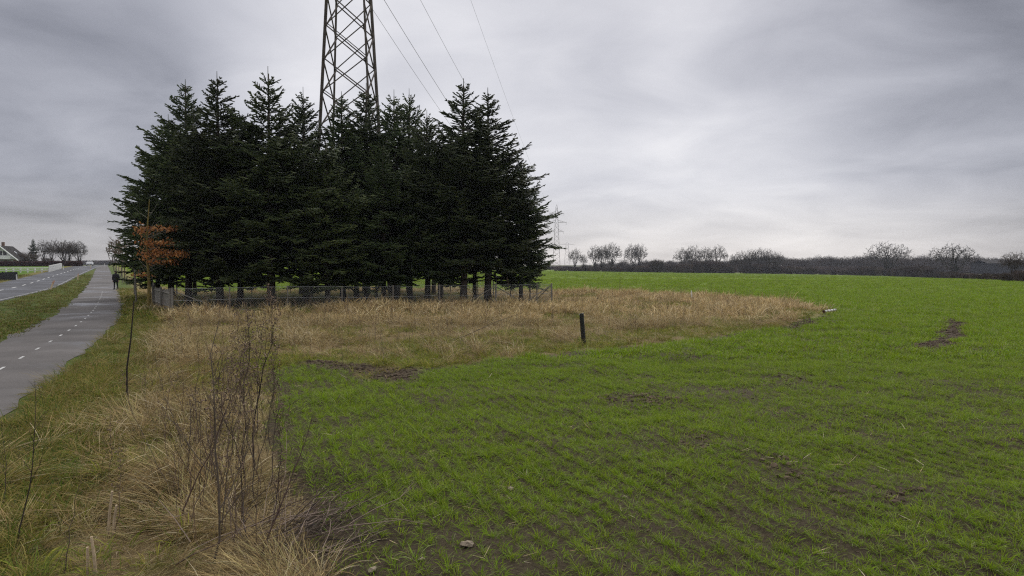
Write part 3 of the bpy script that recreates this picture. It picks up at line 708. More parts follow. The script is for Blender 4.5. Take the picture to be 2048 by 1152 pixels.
# ---------------------------------------------------------------- spruces
def spruce_mesh(seed, H=13.0, Rmax=3.7, base=1.5, dens=1.0, sparse_top=.75):
    g = np.random.default_rng(seed); P0, P1, R0, R1, Cc = [], [], [], [], []
    bP0, bP1, bR0, bR1 = [], [], [], []
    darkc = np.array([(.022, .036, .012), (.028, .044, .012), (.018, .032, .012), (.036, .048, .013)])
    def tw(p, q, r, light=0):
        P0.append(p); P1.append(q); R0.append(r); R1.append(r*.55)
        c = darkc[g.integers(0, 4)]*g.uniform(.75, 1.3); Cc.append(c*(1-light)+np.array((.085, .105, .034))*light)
    def frond(o, az, L, e0, e1, z, top, droop=.0):
        """one bough: curved axis, side twigs, smaller twigs on those"""
        n = max(3, int(L/.145)); s = np.linspace(0, 1, n+1)
        el = e0+(e1-e0)*s**1.5; ds = L/n
        hx = np.concatenate(([0], np.cumsum(np.cos(el[:-1])*ds))); vz = np.concatenate(([0], np.cumsum(np.sin(el[:-1])*ds)))
        azs = az+np.cumsum(g.normal(0, .05, n+1))
        A = np.stack([o[0]+hx*np.cos(azs), o[1]+hx*np.sin(azs), o[2]+vz], 1)
        bP0.extend(A[:-1]); bP1.extend(A[1:]); rb = .010+.012*L*(1-s); bR0.extend(rb[:-1]); bR1.extend(rb[1:])
        f = np.array((math.cos(az), math.sin(az), 0)); sd = np.array((-math.sin(az), math.cos(az), 0))
        for k in range(1, n+1):
            t = s[k]
            if t < .14 and L > 1.2: continue
            if k < n: tw(A[k-1], A[k], .046)
            for sg in (-1, 1):
                if g.uniform() > .94*dens: continue
                l = (.16+.34*L*(1-t)**.8*min(1, t*2.6+.25))*g.uniform(.75, 1.2); l = min(l, 1.05)
                an = R(g.uniform(42, 62))
                d = f*math.cos(an)+sd*sg*math.sin(an); d = d+np.array((0, 0, g.uniform(-.42, .34)+.25*math.sin(el[k])+ (.25 if top else 0))); d /= np.linalg.norm(d)
                m = max(1, int(l/.19)); p = A[k]
                for q in range(m):
                    e = p+d*(l/m); last = q == m-1
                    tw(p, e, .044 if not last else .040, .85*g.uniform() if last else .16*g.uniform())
                    if not last:
                        for s2 in (-1, 1):
                            if g.uniform() < .9:
                                dd = d+np.cross(d, (0, 0, 1))*s2*g.uniform(.6, 1.0)+np.array((0, 0, g.uniform(-.40, .40))); dd /= np.linalg.norm(dd)
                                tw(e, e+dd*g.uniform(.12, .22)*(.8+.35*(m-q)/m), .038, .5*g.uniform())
                    p = e; d = d+np.array((0, 0, .03))
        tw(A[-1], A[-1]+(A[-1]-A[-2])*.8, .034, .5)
    lead = g.uniform(.7, 1.1)
    tw(np.array((0, 0, H-lead)), np.array((0, 0, H)), .034)
    z = H-lead
    while z > base:
        dt = H-z; rad = min(.12+.44*dt+.030*dt*dt, Rmax*(1-.12*max(0, dt-.66*H)/(H*.34)))*g.uniform(.86, 1.12)
        low = np.clip(dt/H, 0, 1)
        top = dt < 3.2
        nb = 5 if top else 6
        a0 = g.uniform(0, 6.28)
        for k in range(nb):
            if not top and g.uniform() < .07: continue
            L = rad*(g.uniform(.72, 1.14) if dt < .5*H else g.uniform(.76, 1.04))*1.04
            e0 = R(46-50*min(1, low*1.8)+g.normal(0, 9)); e1 = e0+R(8 if top else g.uniform(4, 38))
            frond(np.array((0, 0, z+g.uniform(-.06, .06))), a0+k*2*math.pi/nb+g.normal(0, .16), max(.22, L), e0, e1, z, top)
        z -= .46+g.uniform(-.06, .06) if top else .40+g.uniform(-.05, .07)
        if not top:
            for k in range(2):
                L = rad*g.uniform(.45, .8); e0 = R(30-45*min(1, low*1.7)+g.normal(0, 8))
                frond(np.array((0, 0, z+.2)), g.uniform(0, 6.28), max(.3, L), e0, e0+R(15), z, top)
    for k in range(6):      # a few sagging boughs below the crown
        zz = g.uniform(base*.72, base+.3); frond(np.array((0, 0, zz)), g.uniform(0, 6.28), Rmax*g.uniform(.35, .85), R(g.uniform(-22, 2)), R(g.uniform(-10, 14)), zz, False)
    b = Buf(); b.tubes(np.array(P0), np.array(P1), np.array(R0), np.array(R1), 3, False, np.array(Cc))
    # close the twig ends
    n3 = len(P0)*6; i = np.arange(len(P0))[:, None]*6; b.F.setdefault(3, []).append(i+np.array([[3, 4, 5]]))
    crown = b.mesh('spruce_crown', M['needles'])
    b = Buf(); zs = np.linspace(-.2, H-.4, 16); rr_ = .205*(1-zs/H)**.8+.012; rr_[0] *= 1.35; rr_[1] *= 1.02
    b.path(np.stack([g.normal(0, .015, 16), g.normal(0, .015, 16), zs], 1), rr_, 9)
    trunk = b.mesh('spruce_trunk', M['bark'], True)
    b = Buf(); b.tubes(np.array(bP0), np.array(bP1), np.array(bR0), np.array(bR1), 3)
    # dead snags on the lower trunk
    for k in range(14):
        zz = g.uniform(.9, 2.8); a = g.uniform(0, 6.28); l = g.uniform(.3, 1.5)
        p = np.array((0, 0, zz)); q = np.array((math.cos(a)*l, math.sin(a)*l, zz+g.uniform(-.3, .15))); b.tubes([p], [q], .016, .004, 3)
        for _ in range(3):
            f_ = g.uniform(.3, .9); q2 = p+(q-p)*f_; b.tubes([q2], [q2+g.normal(0, .18, 3)], .007, .003, 3)
    limbs = b.mesh('spruce_limbs', M['bark'])
    print('spruce tris', sum(len(p.vertices)-2 for p in crown.polygons), len(P0)); return crown, trunk, limbs
SPR = [spruce_mesh(11, base=2.4), spruce_mesh(12, Rmax=3.5, base=2.0), spruce_mesh(13, Rmax=3.9, base=2.1), spruce_mesh(14, Rmax=3.5, base=2.8, dens=.9), spruce_mesh(15, Rmax=3.8, base=2.0), spruce_mesh(16, Rmax=3.4, base=4.4, dens=.85)]
_crown_of = {}
def spruce(x, y, H, label, proto=0, rz=0, wide=1.0, group='spruces in the fenced clump'):
    t = thing('spruce', label, 'spruce tree', P3(x, y, -.05), rz, group); s = H/13.0; t.scale = (s*wide, s*wide, s)
    c, tr, li = SPR[proto]; link('trunk', tr, t); link('crown', c, t, kind='stuff'); link('limbs', li, t, kind='stuff'); return t
# px of the top, py of the top, depth, prototype, width, label
LIST = [(377, 165, 40.0, 0, .95, 'spruce with a bare double tipped leader, first tall one from the road side'),
        (440, 150, 38.2, 1, 1.0, 'narrow pointed spruce, second tall one from the road side'),
        (541, 140, 38.3, 2, .95, 'tallest spruce of the clump, dense pointed top left of the pylon'),
        (610, 180, 43.0, 3, .8, 'thin topped spruce with a bare spike just left of the pylon'),
        (686, 190, 43.2, 1, .9, 'spruce whose top overlaps the left foot of the pylon lattice'),
        (735, 172, 44.2, 4, .9, 'spruce whose top overlaps the right foot of the pylon lattice'),
        (790, 186, 44.5, 3, .85, 'spruce with a thin bare spike first right of the pylon'),
        (820, 184, 47.0, 3, .8, 'spruce with a bare spike second right of the pylon'),
        (855, 225, 42.6, 3, .95, 'shorter sparse spruce in the dip left of the pointed right spruce'),
        (928, 163, 41.5, 0, 1.0, 'sharply pointed spruce in front of the third power cable'),
        (976, 182, 43.0, 1, 1.05, 'spruce with a twin tip, last tall one towards the green field'),
        (1042, 315, 44.5, 2, .88, 'low spruce at the field corner of the fence'),
        (316, 330, 48.0, 2, 1.05, 'low broad spruce leaning out over the walking path side'),
        (342, 235, 49.0, 4, 1.0, 'medium spruce behind the low broad one at the path side'),
        (480, 235, 41.5, 4, 1.0, 'spruce filling the gap between the narrow pointed and the tallest spruce'),
        (655, 290, 39.2, 2, 1.0, 'low front spruce below the left side of the pylon'),
        (768, 285, 40.6, 4, 1.0, 'low front spruce below the right side of the pylon'),
        (880, 320, 42.0, 0, 1.0, 'low front spruce left of the two trunks standing at the fence')]
pos = []
for k, (px, py, d, pr_i, wd, lab) in enumerate(LIST):
    x, y = at(px, d); pos.append((x, y)); spruce(x, y, ztop(py-5, d)-float(zbase(x, y)), lab, pr_i, k*1.9, wd)
inner = 0; tries = 0
while inner < 15 and tries < 3000:
    tries += 1; u, v = rng.uniform(.06, .94), rng.uniform(.12, .96)
    x, y = (np.array(F0)*(1-u)+np.array(F2)*u)*(1-v)+(B0*(1-u)+B2*u)*v
    if min(math.hypot(x-a, y-b) for a, b in pos) < 2.9 or math.hypot(x-T1[0], y-T1[1]) < 3.4: continue
    pos.append((x, y)); spruce(x, y, rng.uniform(9.5, 11.8), 'dark spruce deep inside the fenced clump, seen mostly as a trunk', 5, rng.uniform(0, 6.28), .95, 'spruces deep inside the clump'); inner += 1

# ---------------------------------------------------------------- enclosure fences
s1 = np.hypot(*(F1-F0))
def chain_link(label, A, B, posts, braces=(), h=1.2, tall_mesh=True):
    A = np.array(A); B = np.array(B); Lf = np.hypot(*(B-A)); u = (B-A)/Lf; n = np.array((-u[1], u[0]))
    t = thing('chain_link_fence', label, 'fence', P3(*A), 0, 'chain link fences round the spruces')
    o = np.array(t.location); pt = lambda s, z: np.array((*(A+u*s), gz(*(A+u*s))+z))-o
    for s in posts:
        b = Buf(); p = pt(s, -.2); q = pt(s, h+.06); big = s in (posts[0], posts[-1]) or abs(s-s1) < .1; rp = .055 if big else .038; b.tubes([p], [q], rp, rp, 7, True); link('post', b.mesh('post', M['wood' if big else 'stake']), t)
    for s, e in braces:
        b = Buf(); b.tubes([pt(s, h-.1)+np.array((*n, 0))*.05], [pt(e, .05)+np.array((*n, 0))*.05], .026, .026, 6, True); link('brace', b.mesh('brace', M['wood']), t)
    for z in (h, h*.52, .08):
        b = Buf(); k = max(8, int(Lf)); ss = np.linspace(0, Lf, k); b.path([pt(s, z-.02*math.sin(s*2.1)) for s in ss], .006, 4); link('line_wire', b.mesh('line_wire', M['galv']), t)
    b = Buf(); cell = .13; P0, P1 = [], []
    ss = np.arange(-h, Lf, cell)
    for s in ss:
        for dr_ in (1, -1):
            a, c = (s, s+h) if dr_ == 1 else (s+h, s)
            za, zc = .05, h
            lo, hi = 0, 1
            if a < 0 or a > Lf or c < 0 or c > Lf:
                if dr_ == 1: f0, f1 = max(0, -s/h), min(1, (Lf-s)/h)
                else: f0, f1 = max(0, (s+h-Lf)/h), min(1, (s+h)/h)
            else: f0, f1 = 0, 1
            if f1-f0 < .03: continue
            P0.append(pt(a+(c-a)*f0, za+(zc-za)*f0)); P1.append(pt(a+(c-a)*f1, za+(zc-za)*f1))
    b.tubes(P0, P1, .0024, .0024, 3); link('wire_mesh', b.mesh('wire_mesh', M['galv']), t, kind='stuff'); return t
LF = np.hypot(*(F2-F0)); s1 = np.hypot(*(F1-F0))
chain_link('long chain link fence along the front of the spruces with grey posts', F0, F2, [0, 2.6, 5.4, 8.2, 11, 13.7, s1, LF-1.0, LF], [(.05, 2.4), (s1-.05, s1-2.2), (s1+.05, s1+.9*(LF-s1)*.6), (LF-.05, LF-1.9)])
chain_link('chain link fence running back from the field corner of the spruces', F2, B2, [2.8, 5.6, 8.4, 11.2, 14, 16.8, 19.6, 22], [(.05, 2)])
chain_link('chain link fence behind the spruces seen between the trunks', B2, B0, [3, 6, 9, 12, 15, 18, 20.5])
Gp = F0+np.array((-.56, .83))*7.0
chain_link('chain link fence behind the board panel on the path side of the spruces', Gp, B0, [0, 3, 6, 9, 12, 15])
t = thing('board_fence', 'short weathered grey vertical board fence at the path side corner of the spruces', 'fence', P3(*F0), 0)
o = np.array(t.location); u = (Gp-F0)/np.hypot(*(Gp-F0)); rzb = math.atan2(u[1], u[0])
for k in range(38):
    s = .25+k*.178; p = F0+u*s; hgt = 1.10+rng.uniform(-.04, .04); me = Buf().box((0, 0, hgt/2), (.150, .022, hgt), rzb).mesh('board', M['wood'])
    link('board', me, t, Vector((*p, gz(*p)))-t.location)
for s in (.1, 3.4, 6.9):
    p = F0+u*s-np.array((-u[1], u[0]))*-.09; link('post', Buf().box((0, 0, .6), (.09, .09, 1.25), rzb).mesh('post', M['wood']), t, Vector((*p, gz(*p)))-t.location)
for z in (.3, .95):
    a, c = F0+u*.1, F0+u*6.9; n_ = np.array((-u[1], u[0]))*.032
    b = Buf(); b.tubes([np.array((*(a+n_), gz(*a)+z))-o], [np.array((*(c+n_), gz(*c)+z))-o], .03, .03, 4, True); link('rail', b.mesh('rail', M['wood']), t)

# ---------------------------------------------------------------- bare trees
def bare_tree_mesh(seed, H=12, fork=.28, cw=.36, cb=.30, limbs=9, n2=70, n3=420, ntw=4, tw=.024, r0=.26, col=(.058, .049, .040), crook=.10, shell=.55, flat=1.0):
    """trunk, limbs, boughs and twigs grown towards points spread through a rounded crown (width cw*H each side, from cb*H up)"""
    g = np.random.default_rng(seed); segs = []; lowseg = []
    c0 = np.array((0, 0, H*(cb+1)/2)); rad = np.array((cw*H, cw*H, H*(1-cb)/2))
    def crownpt(lo, hi):
        v = g.normal(0, 1, 3); v[2] = abs(v[2])*.9-.35*g.uniform(); v /= np.linalg.norm(v); q = c0+v*rad*g.uniform(lo, hi)*np.array((1, 1, flat))*(1+.10*math.sin(3*math.atan2(v[1], v[0])+seed)); return q
    nodes, nr = [], []
    def grow(p, q, ra, rb, n, bend, out, lift=.0):
        L = np.linalg.norm(q-p); prev = p
        for k in range(1, n+1):
            t = k/n; m = p+(q-p)*t+np.array((0, 0, lift*L*math.sin(math.pi*t)))+(g.normal(0, bend*L/n, 3) if k < n else 0)
            out.append((prev, m, ra+(rb-ra)*(k-1)/n, ra+(rb-ra)*t)); prev = m; nodes.append(m); nr.append(ra+(rb-ra)*t)
        return prev
    f = np.array((g.normal(0, .02)*H, g.normal(0, .02)*H, fork*H)); grow(np.array((0, 0, -.1)), f, r0*1.15, r0*.8, 4, .06, lowseg); nodes[:-2] = []; nr[:-2] = []
    for k in range(limbs):
        a = k*2.4+g.normal(0, .3); u = g.uniform(.15, 1); q = c0+np.array((math.cos(a)*rad[0]*u*.75, math.sin(a)*rad[1]*u*.75, rad[2]*math.sqrt(max(.05, 1-u*u*.9))*.78))
        h0 = f-np.array((0, 0, g.uniform(0, .05)*H)); grow(h0, q, r0*.62, .055, 6, crook*2, segs, -.10)
    def attach(q, k):
        A = np.array(nodes); d = q-A; dist = np.linalg.norm(d, axis=1); w = dist*(1+1.2*np.clip(-(d[:, 2]/(dist+1e-6))+.15, 0, 2))
        return A[int(np.argmin(w))]
    for k in range(n2):
        q = crownpt(.35, .95); grow(attach(q, 0), q, .060, .030, 3, crook*1.6, segs, -.05)
    for k in range(n3):
        q = crownpt(shell, 1.06); p = attach(q, 1); grow(p, q, .032, .018, 2, crook*1.4, segs, -.04)
        d = q-p; L = np.linalg.norm(d)+.05
        for _ in range(ntw):
            b0 = p+d*g.uniform(.3, 1); e = b0+(d/L*.9+g.normal(0, .28, 3)+np.array((0, 0, .25)))*g.uniform(.3, .75)*H/12
            segs.append((b0, e, tw*1.2, tw*.6))
    def mk(ss, n, nm):
        b = Buf(); P0 = np.array([q[0] for q in ss]); P1 = np.array([q[1] for q in ss]); R0 = np.maximum([q[2] for q in ss], tw*.6); R1 = np.maximum([q[3] for q in ss], tw*.5)
        b.tubes(P0, P1, R0, R1, n, False, np.array([col]*len(ss))*g.uniform(.85, 1.15, (len(ss), 1))); return b.mesh(nm, M['twig'], True)
    return mk(lowseg, 8, 'bare_trunk'), mk(segs, 3, 'bare_crown')
BT = [bare_tree_mesh(1, fork=.15, cb=.14, cw=.40, limbs=12, n3=480), bare_tree_mesh(2, cw=.30, fork=.16, cb=.12, n2=70, n3=380, limbs=10), bare_tree_mesh(3, cw=.38, fork=.10, cb=.08, limbs=14, n2=90, n3=560),
      bare_tree_mesh(5, fork=.20, cw=.60, cb=.14, limbs=12, n2=110, n3=520, r0=.42, crook=.2, tw=.028, col=(.042, .037, .030), flat=.95),
      bare_tree_mesh(6, fork=.22, cw=.58, cb=.18, limbs=12, n2=110, n3=500, r0=.40, crook=.2, tw=.028, col=(.042, .037, .030)),
      bare_tree_mesh(8, H=6, fork=.32, cw=.20, cb=.30, limbs=5, n2=20, n3=50, ntw=3, tw=.006, r0=.045, col=(.13, .10, .075)),
      bare_tree_mesh(9, fork=.12, cw=.46, cb=.08, limbs=12, n2=130, n3=900, ntw=4, tw=.024, shell=.25, col=(.070, .055, .044))]
def bare(x, y, H, label, k, rz=0, group=None, wide=1.0, name='bare_tree', cat='tree'):
    t = thing(name, label, cat, P3(x, y, -.05), rz, group); base = 6.0 if k == 5 else 12.0; s = H/base; t.scale = (s*wide, s*wide, s)
    link('trunk', BT[k][0], t); link('crown', BT[k][1], t, kind='stuff'); return t
# right of the spruces, along the far edge of the field: (px base, py base, py top, prototype, width, label)
FARROW = [(1150, 542, 497, 0, .85, 'thin bare tree beside the tiny pylon on the horizon'),
          (1167, 543, 508, 1, .8, 'small bare tree second from the tiny pylon'),
          (1190, 543, 491, 1, 1.0, 'bare tree with a dark trunk left of the round topped group'),
          (1206, 543, 493, 2, .9, 'left tree of the round topped bare group near the spruces'),
          (1222, 543, 486, 0, 1.0, 'tallest tree of the round topped bare group near the spruces'),
          (1264, 542, 489, 2, .9, 'left stem of the lone bare pair between two gaps in the far hedge'),
          (1279, 542, 488, 1, 1.0, 'right stem of the lone bare pair between two gaps in the far hedge'),
          (1366, 545, 496, 0, .95, 'leftmost bare tree of the four before the white farmhouse'),
          (1386, 545, 492, 2, .95, 'second bare tree of the four before the white farmhouse'),
          (1410, 545, 494, 1, .9, 'third bare tree of the four before the white farmhouse'),
          (1434, 545, 491, 0, 1.05, 'rightmost bare tree of the four before the white farmhouse'),
          (1466, 546.5, 508, 1, .8, 'low bare tree at the left end of the grove right of the farmhouse'),
          (1482, 546.8, 503, 2, .9, 'second bare tree of the grove right of the farmhouse'),
          (1500, 547, 499, 1, .9, 'third bare tree of the grove right of the farmhouse'),
          (1518, 547.2, 496, 0, .9, 'tallest bare tree of the grove right of the farmhouse'),
          (1536, 547.5, 498, 1, .95, 'bare tree right of the tallest in the grove'),
          (1553, 548, 504, 2, .9, 'bare tree at the right end of the grove'),
          (1775, 551, 486, 3, 1.12, 'wide crowned bare oak in the far hedge, left one of the two oaks'),
          (1904, 556.5, 489.5, 4, 1.15, 'wide crowned bare oak in the far hedge, right one of the two oaks'),
          (2028, 560, 503, 6, 1.1, 'dark dense bare tree in front of the long barn')]
FD = []
for k, (px, pb, pt_, pr_i, wd, lab) in enumerate(FARROW):
    x, y = hit(px, pb); x, y = at(px, y); FD.append(y); bare(x, y, (pb-pt_)/FPX*y, lab, pr_i, k*1.3, 'bare trees along the far field edge', wd)
print('far row depths', [round(v) for v in FD])
# trees by the house on the left
for k, (px, d, pt_, pr_i, wd, lab) in enumerate(((88, 232, 480, 1, .9, 'slender bare tree next to the lone spruce by the house'), (106, 236, 482, 0, .8, 'pale bare tree between the slender one and the dense dark tree'),
        (127, 230, 479, 6, 1.25, 'dense dark round bare tree behind the red hedge'), (139, 236, 484, 6, 1.0, 'dark bare tree filling between the two round ones behind the red hedge'), (157, 232, 482, 2, 1.0, 'round bare tree nearest the white car, leaning to the road'))):
    x, y = at(px, d); bare(x, y, ztop(pt_, d)-gz(x, y), lab, pr_i, k*2.1, 'trees behind the red hedge', wd)
x, y = at(68, 228); spruce(x, y, ztop(476, 228)-gz(x, y), 'lone thin spruce by the house behind the red hedge', 3, .4, .62, 'trees behind the red hedge')
# row of young trees along the path
for k, (px, pb, H) in enumerate(((262, 588, 5.0), (247, 565, 6.3), (239, 555, 6.5), (233, 548, 6.5), (229, 544, 6.5))):
    x, y = hit(px, pb)
    if k > 0: bare(x-.15, y+.4, H, ('young bare tree tied to a stake, nearest of the row along the path', 'young bare tree, second of the row along the path', 'young bare tree, third of the row along the path', 'young bare tree, farthest of the row along the path')[k-1], 5, k*1.7, 'young trees along the path', 1.5)
def stake(px, pb, h, label, lean=0, r=.055):
    x, y = hit(px, pb); b = Buf(); n = 5; zz = np.linspace(-.2, h, n)
    b.path(np.stack([lean*zz/h, 0*zz, zz], 1), np.full(n, r), 8); tag(link('stake', b.mesh('stake', M['stake'], False), None, P3(x, y)), label, 'stake', 'stakes along the path')
stake(272.5, 607, 2.05, 'grey round stake standing left of the orange leaved sapling', -.04)
stake(269, 592, 2.2, 'dark stake just behind the grey one near the walker', 0)
stake(244.5, 566, 2.4, 'pale stake right of the walker beside the path', 0)
stake(238, 556, 2.4, 'stake beyond the walker, second along the tree row', 0)
stake(233, 549, 2.4, 'stake beyond the walker, farthest along the tree row', 0)

# sapling with withered orange leaves
def orange_tree():
    x, y = hit(296, 621); t = thing('young_oak', 'sapling with clusters of withered orange leaves and a mossy yellow trunk', 'tree', P3(x, y)); g = random.Random(5); sc = FPX/y
    H = 5.8; b = Buf(); n = 14; zz = np.linspace(-.2, H, n); b.path(np.stack([.05*np.sin(zz*1.3)+.02*zz, .03*np.cos(zz), zz], 1), .085*(1-zz/H)**.7+.012, 8); link('trunk', b.mesh('trunk', M['moss'], True), t)
    br = Buf(); lv = []
    # clusters measured in the picture: (px, py, half width px, half height px)
    for px, py, hw, hh, n in ((318, 457, 40, 7, 190), (290, 463, 12, 8, 60), (326, 486, 30, 9, 170), (345, 506, 28, 9, 200), (308, 506, 26, 14, 240), (325, 522, 30, 9, 180), (360, 510, 14, 8, 70), (293, 484, 12, 8, 50), (288, 548, 14, 6, 45)):
        c = np.array(((px-296)/sc, 0, ztop(py, y)-gz(x, y))); nb = max(3, n//40); ends = []
        for k in range(nb):
            e = c+np.array((g.uniform(-1, 1)*hw/sc, g.uniform(-.7, .7), g.uniform(-.8, .8)*hh/sc)); z0 = max(1.2, e[2]-.25-.25*abs(e[0])); m_ = (np.array((.02*z0, 0, z0))+e)/2+np.array((0, 0, .06))
            br.path([np.array((.02*z0, 0, z0)), m_, e], [.016, .011, .005], 4)
        for k in range(n):
            lv.append(c+np.array((g.uniform(-1, 1)*hw/sc, g.uniform(-.6, .6), g.gauss(0, .42)*hh/sc)))
    for k in range(12):
        z0 = g.uniform(1.6, 5.2); a = g.uniform(0, 6.28); l = g.uniform(.5, 1.3); p = np.array((.02*z0, 0, z0)); br.path([p, p+np.array((math.cos(a)*l*.5, math.sin(a)*l*.5, l*.35)), p+np.array((math.cos(a)*l, math.sin(a)*l, l*.8))], [.014, .009, .004], 4)
    link('branches', br.mesh('branches', M['stake']), t, kind='stuff')
    lv = np.array(lv); n = len(lv); d = rng.normal(0, 1, (n, 3)); d[:, 2] -= .6; d /= np.linalg.norm(d, axis=1)[:, None]; s = np.cross(d, rng.normal(0, 1, (n, 3))); s /= np.linalg.norm(s, axis=1)[:, None]
    nn = np.cross(d, s); L = rng.uniform(.09, .17, n)[:, None]; w = L*.27
    V = np.stack([lv, lv+d*L*.35+s*w+nn*w*.3, lv+d*L*.8+s*w*.8, lv+d*L, lv+d*L*.8-s*w*.8, lv+d*L*.35-s*w+nn*w*.3], 1).reshape(-1, 3)
    i = np.arange(n)[:, None]*6
    F = np.concatenate([i+np.array([[0, 1, 2, 3]]), i+np.array([[0, 3, 4, 5]])])
    c = np.repeat(palette(n, [(.42, .165, .045), (.33, .125, .035), (.48, .215, .065), (.22, .08, .028), (.44, .24, .10)], .2), 6, 0)
    link('leaves', mesh('leaves', V, [F], c, M['leaf']), t, kind='stuff')
orange_tree()

# ---------------------------------------------------------------- far hedges, woods
def bush_mesh(seed, H=3.5, W=2.2, n=520, r=.022, col=((.070, .052, .042), (.085, .062, .05), (.060, .050, .045))):
    g = np.random.default_rng(seed); P0, P1, R0, R1, C = [], [], [], [], []
    for k in range(n):
        a = g.uniform(0, 6.28); rr_ = W*math.sqrt(g.uniform())*.8; b0 = np.array((rr_*math.cos(a), rr_*math.sin(a), g.uniform(0, H*.75)))
        lean = g.normal(0, .38, 2); L = g.uniform(.5, 1.3)*H*.38; e = b0+np.array((lean[0]*L+.25*b0[0], lean[1]*L+.25*b0[1], L*g.uniform(.5, 1)))
        e[2] = min(e[2], H*(1.05-.30*(rr_/W)**2)); P0.append(b0); P1.append(e); R0.append(r*g.uniform(.8, 1.8)); R1.append(r*.5); C.append(np.array(col[k % len(col)])*g.uniform(.8, 1.25))
        m = (b0+e)/2; q = m+g.normal(0, .22, 3)*H*.3; P0.append(m); P1.append(q); R0.append(r*.8); R1.append(r*.4); C.append(C[-1])
    b = Buf(); b.tubes(P0, P1, np.array(R0), np.array(R1), 3, False, np.array(C)); return b.mesh('bush', M['bush'])
BUSH = [bush_mesh(k, n=560) for k in range(5)]
def line_pts(pix):
    return np.array([hit(*a) for a in pix])
def hedge_row(name, pts3, hs, ws, protos):
    n = len(pts3); s = np.stack([ws, ws, hs], 1)
    return scatter_group(name, protos, pts3, np.stack([np.zeros(n), np.zeros(n), rng.uniform(0, 6.28, n)], 1), s, rng.integers(0, len(protos), n))
# hedge along the far side of the field
HL = line_pts([(1292, 544.5), (1350, 545.5), (1450, 546.5), (1560, 548), (1700, 550.5), (1800, 553), (1900, 557), (2000, 560), (2060, 563), (2200, 570)])
q = resample(HL, 330)+rng.normal(0, 1.2, (330, 2)); pxs = CX+FPX*q[:, 0]/q[:, 1]
htop = np.interp(pxs, [1292, 1305, 1345, 1360, 1450, 1475, 1560, 1640, 1700, 1755, 1775, 1795, 1820, 1860, 1885, 1930, 1980, 2048, 2200], [534, 522, 524, 522, 519, 524, 526, 529, 531, 528, 535, 533, 526, 525, 536, 544, 545, 540, 541])
hgt = np.clip(CAMZ+(529-htop)/FPX*q[:, 1]-zbase(q[:, 0], q[:, 1]), .6, 9)/3.5
k = (rng.uniform(0, 1, 330) < .95)
q = q[k]; hgt = hgt[k]*rng.uniform(.5, 1.1, len(q))*(.55+.7*vnoise(q[:, 0]*.09, q[:, 1]*0, 5))
hedge_row('field_hedgerow', np.stack([q[:, 0], q[:, 1]+2, zground(q[:, 0], q[:, 1])-.1], 1), hgt, hgt*.85, BUSH)
# sparse scrub under the bare trees nearer the spruces
pts = []
for px0, px1, n, h0, h1, d0_ in ((1108, 1165, 22, .25, .6, 366), (1150, 1250, 42, .25, .85, 372), (1250, 1300, 24, .4, 1.1, 374)):
    for _ in range(n): d = d0_+rng.uniform(-4, 10); x, y = at(rng.uniform(px0, px1), d); pts.append((x, y, rng.uniform(h0, h1)))
pts = np.array(pts); hedge_row('field_scrub', np.stack([pts[:, 0], pts[:, 1], zground(pts[:, 0], pts[:, 1])-.1], 1), pts[:, 2], pts[:, 2]*1.2, BUSH)
# woods on the horizon
wt = []
for me in (BT[0][1], BT[6][1], BT[6][1]): wt.append(me)
pts = []
prof_x = [1095, 1140, 1235, 1260, 1300, 1460, 1490, 1520, 1555, 1580, 1640, 1700, 1760, 1830, 1880, 1950, 2000, 2100]
prof_y = [536, 534, 522, 527, 523, 519, 516, 514, 515, 517, 516, 514, 515, 515, 514, 517, 518, 518]
for k in range(480):
    px = rng.uniform(1095, 2130); d = rng.uniform(480, 640); x, y = at(px, d); tp = np.interp(px, prof_x, prof_y)+rng.normal(1.0, 3.2)
    h = ztop(tp, d)-float(zbase(x, y))
    if h > 2: pts.append((x, y, h))
pts = np.array(pts); n = len(pts); sh = pts[:, 2]/12
scatter_group('distant_wood', wt, np.stack([pts[:, 0], pts[:, 1], zbase(pts[:, 0], pts[:, 1])-.5], 1), np.stack([np.zeros(n), np.zeros(n), rng.uniform(0, 6.28, n)], 1), np.stack([sh*1.15, sh*1.15, sh], 1), rng.integers(0, 3, n))
bm_ = []
for k in range(430):
    px = rng.uniform(1095, 2130); d = rng.uniform(450, 520); x, y = at(px, d); bm_.append((x, y, rng.uniform(1.0, 1.9) if px > 1290 else rng.uniform(.5, 1.0)))
bm_ = np.array(bm_); hedge_row('distant_thicket', np.stack([bm_[:, 0], bm_[:, 1], zbase(bm_[:, 0], bm_[:, 1])-.3], 1), bm_[:, 2]*.9, bm_[:, 2]*1.6, BUSH)
# thickets beyond the crest on the left
bl = []
for k in range(150):
    px = rng.uniform(140, 240); d = rng.uniform(700, 800); x, y = at(px, d); bl.append((x, y, rng.uniform(1.1, 1.7)))
for k in range(240):
    px = rng.uniform(-60, 330); d = rng.uniform(900, 1000); x, y = at(px, d); bl.append((x, y, rng.uniform(1.2, 2.0)))
bl = np.array(bl); hedge_row('crest_thicket', np.stack([bl[:, 0], bl[:, 1], zbase(bl[:, 0], bl[:, 1])-.3], 1), bl[:, 2]*.9, bl[:, 2]*2.2, BUSH)
x, y = at(57, 222); t = thing('shrub', 'bare brown shrub between the house and the lone spruce', 'shrub', P3(x, y), 0); t.scale = (1.5, 1.5, 1.25); link('twigs', BUSH[1], t, kind='stuff')
x, y = at(95, 226); t = thing('shrub', 'small dark evergreen shrub behind the red hedge', 'shrub', P3(x, y), 0); t.scale = (.8, .8, .8); link('twigs', BUSH[2], t, kind='stuff')

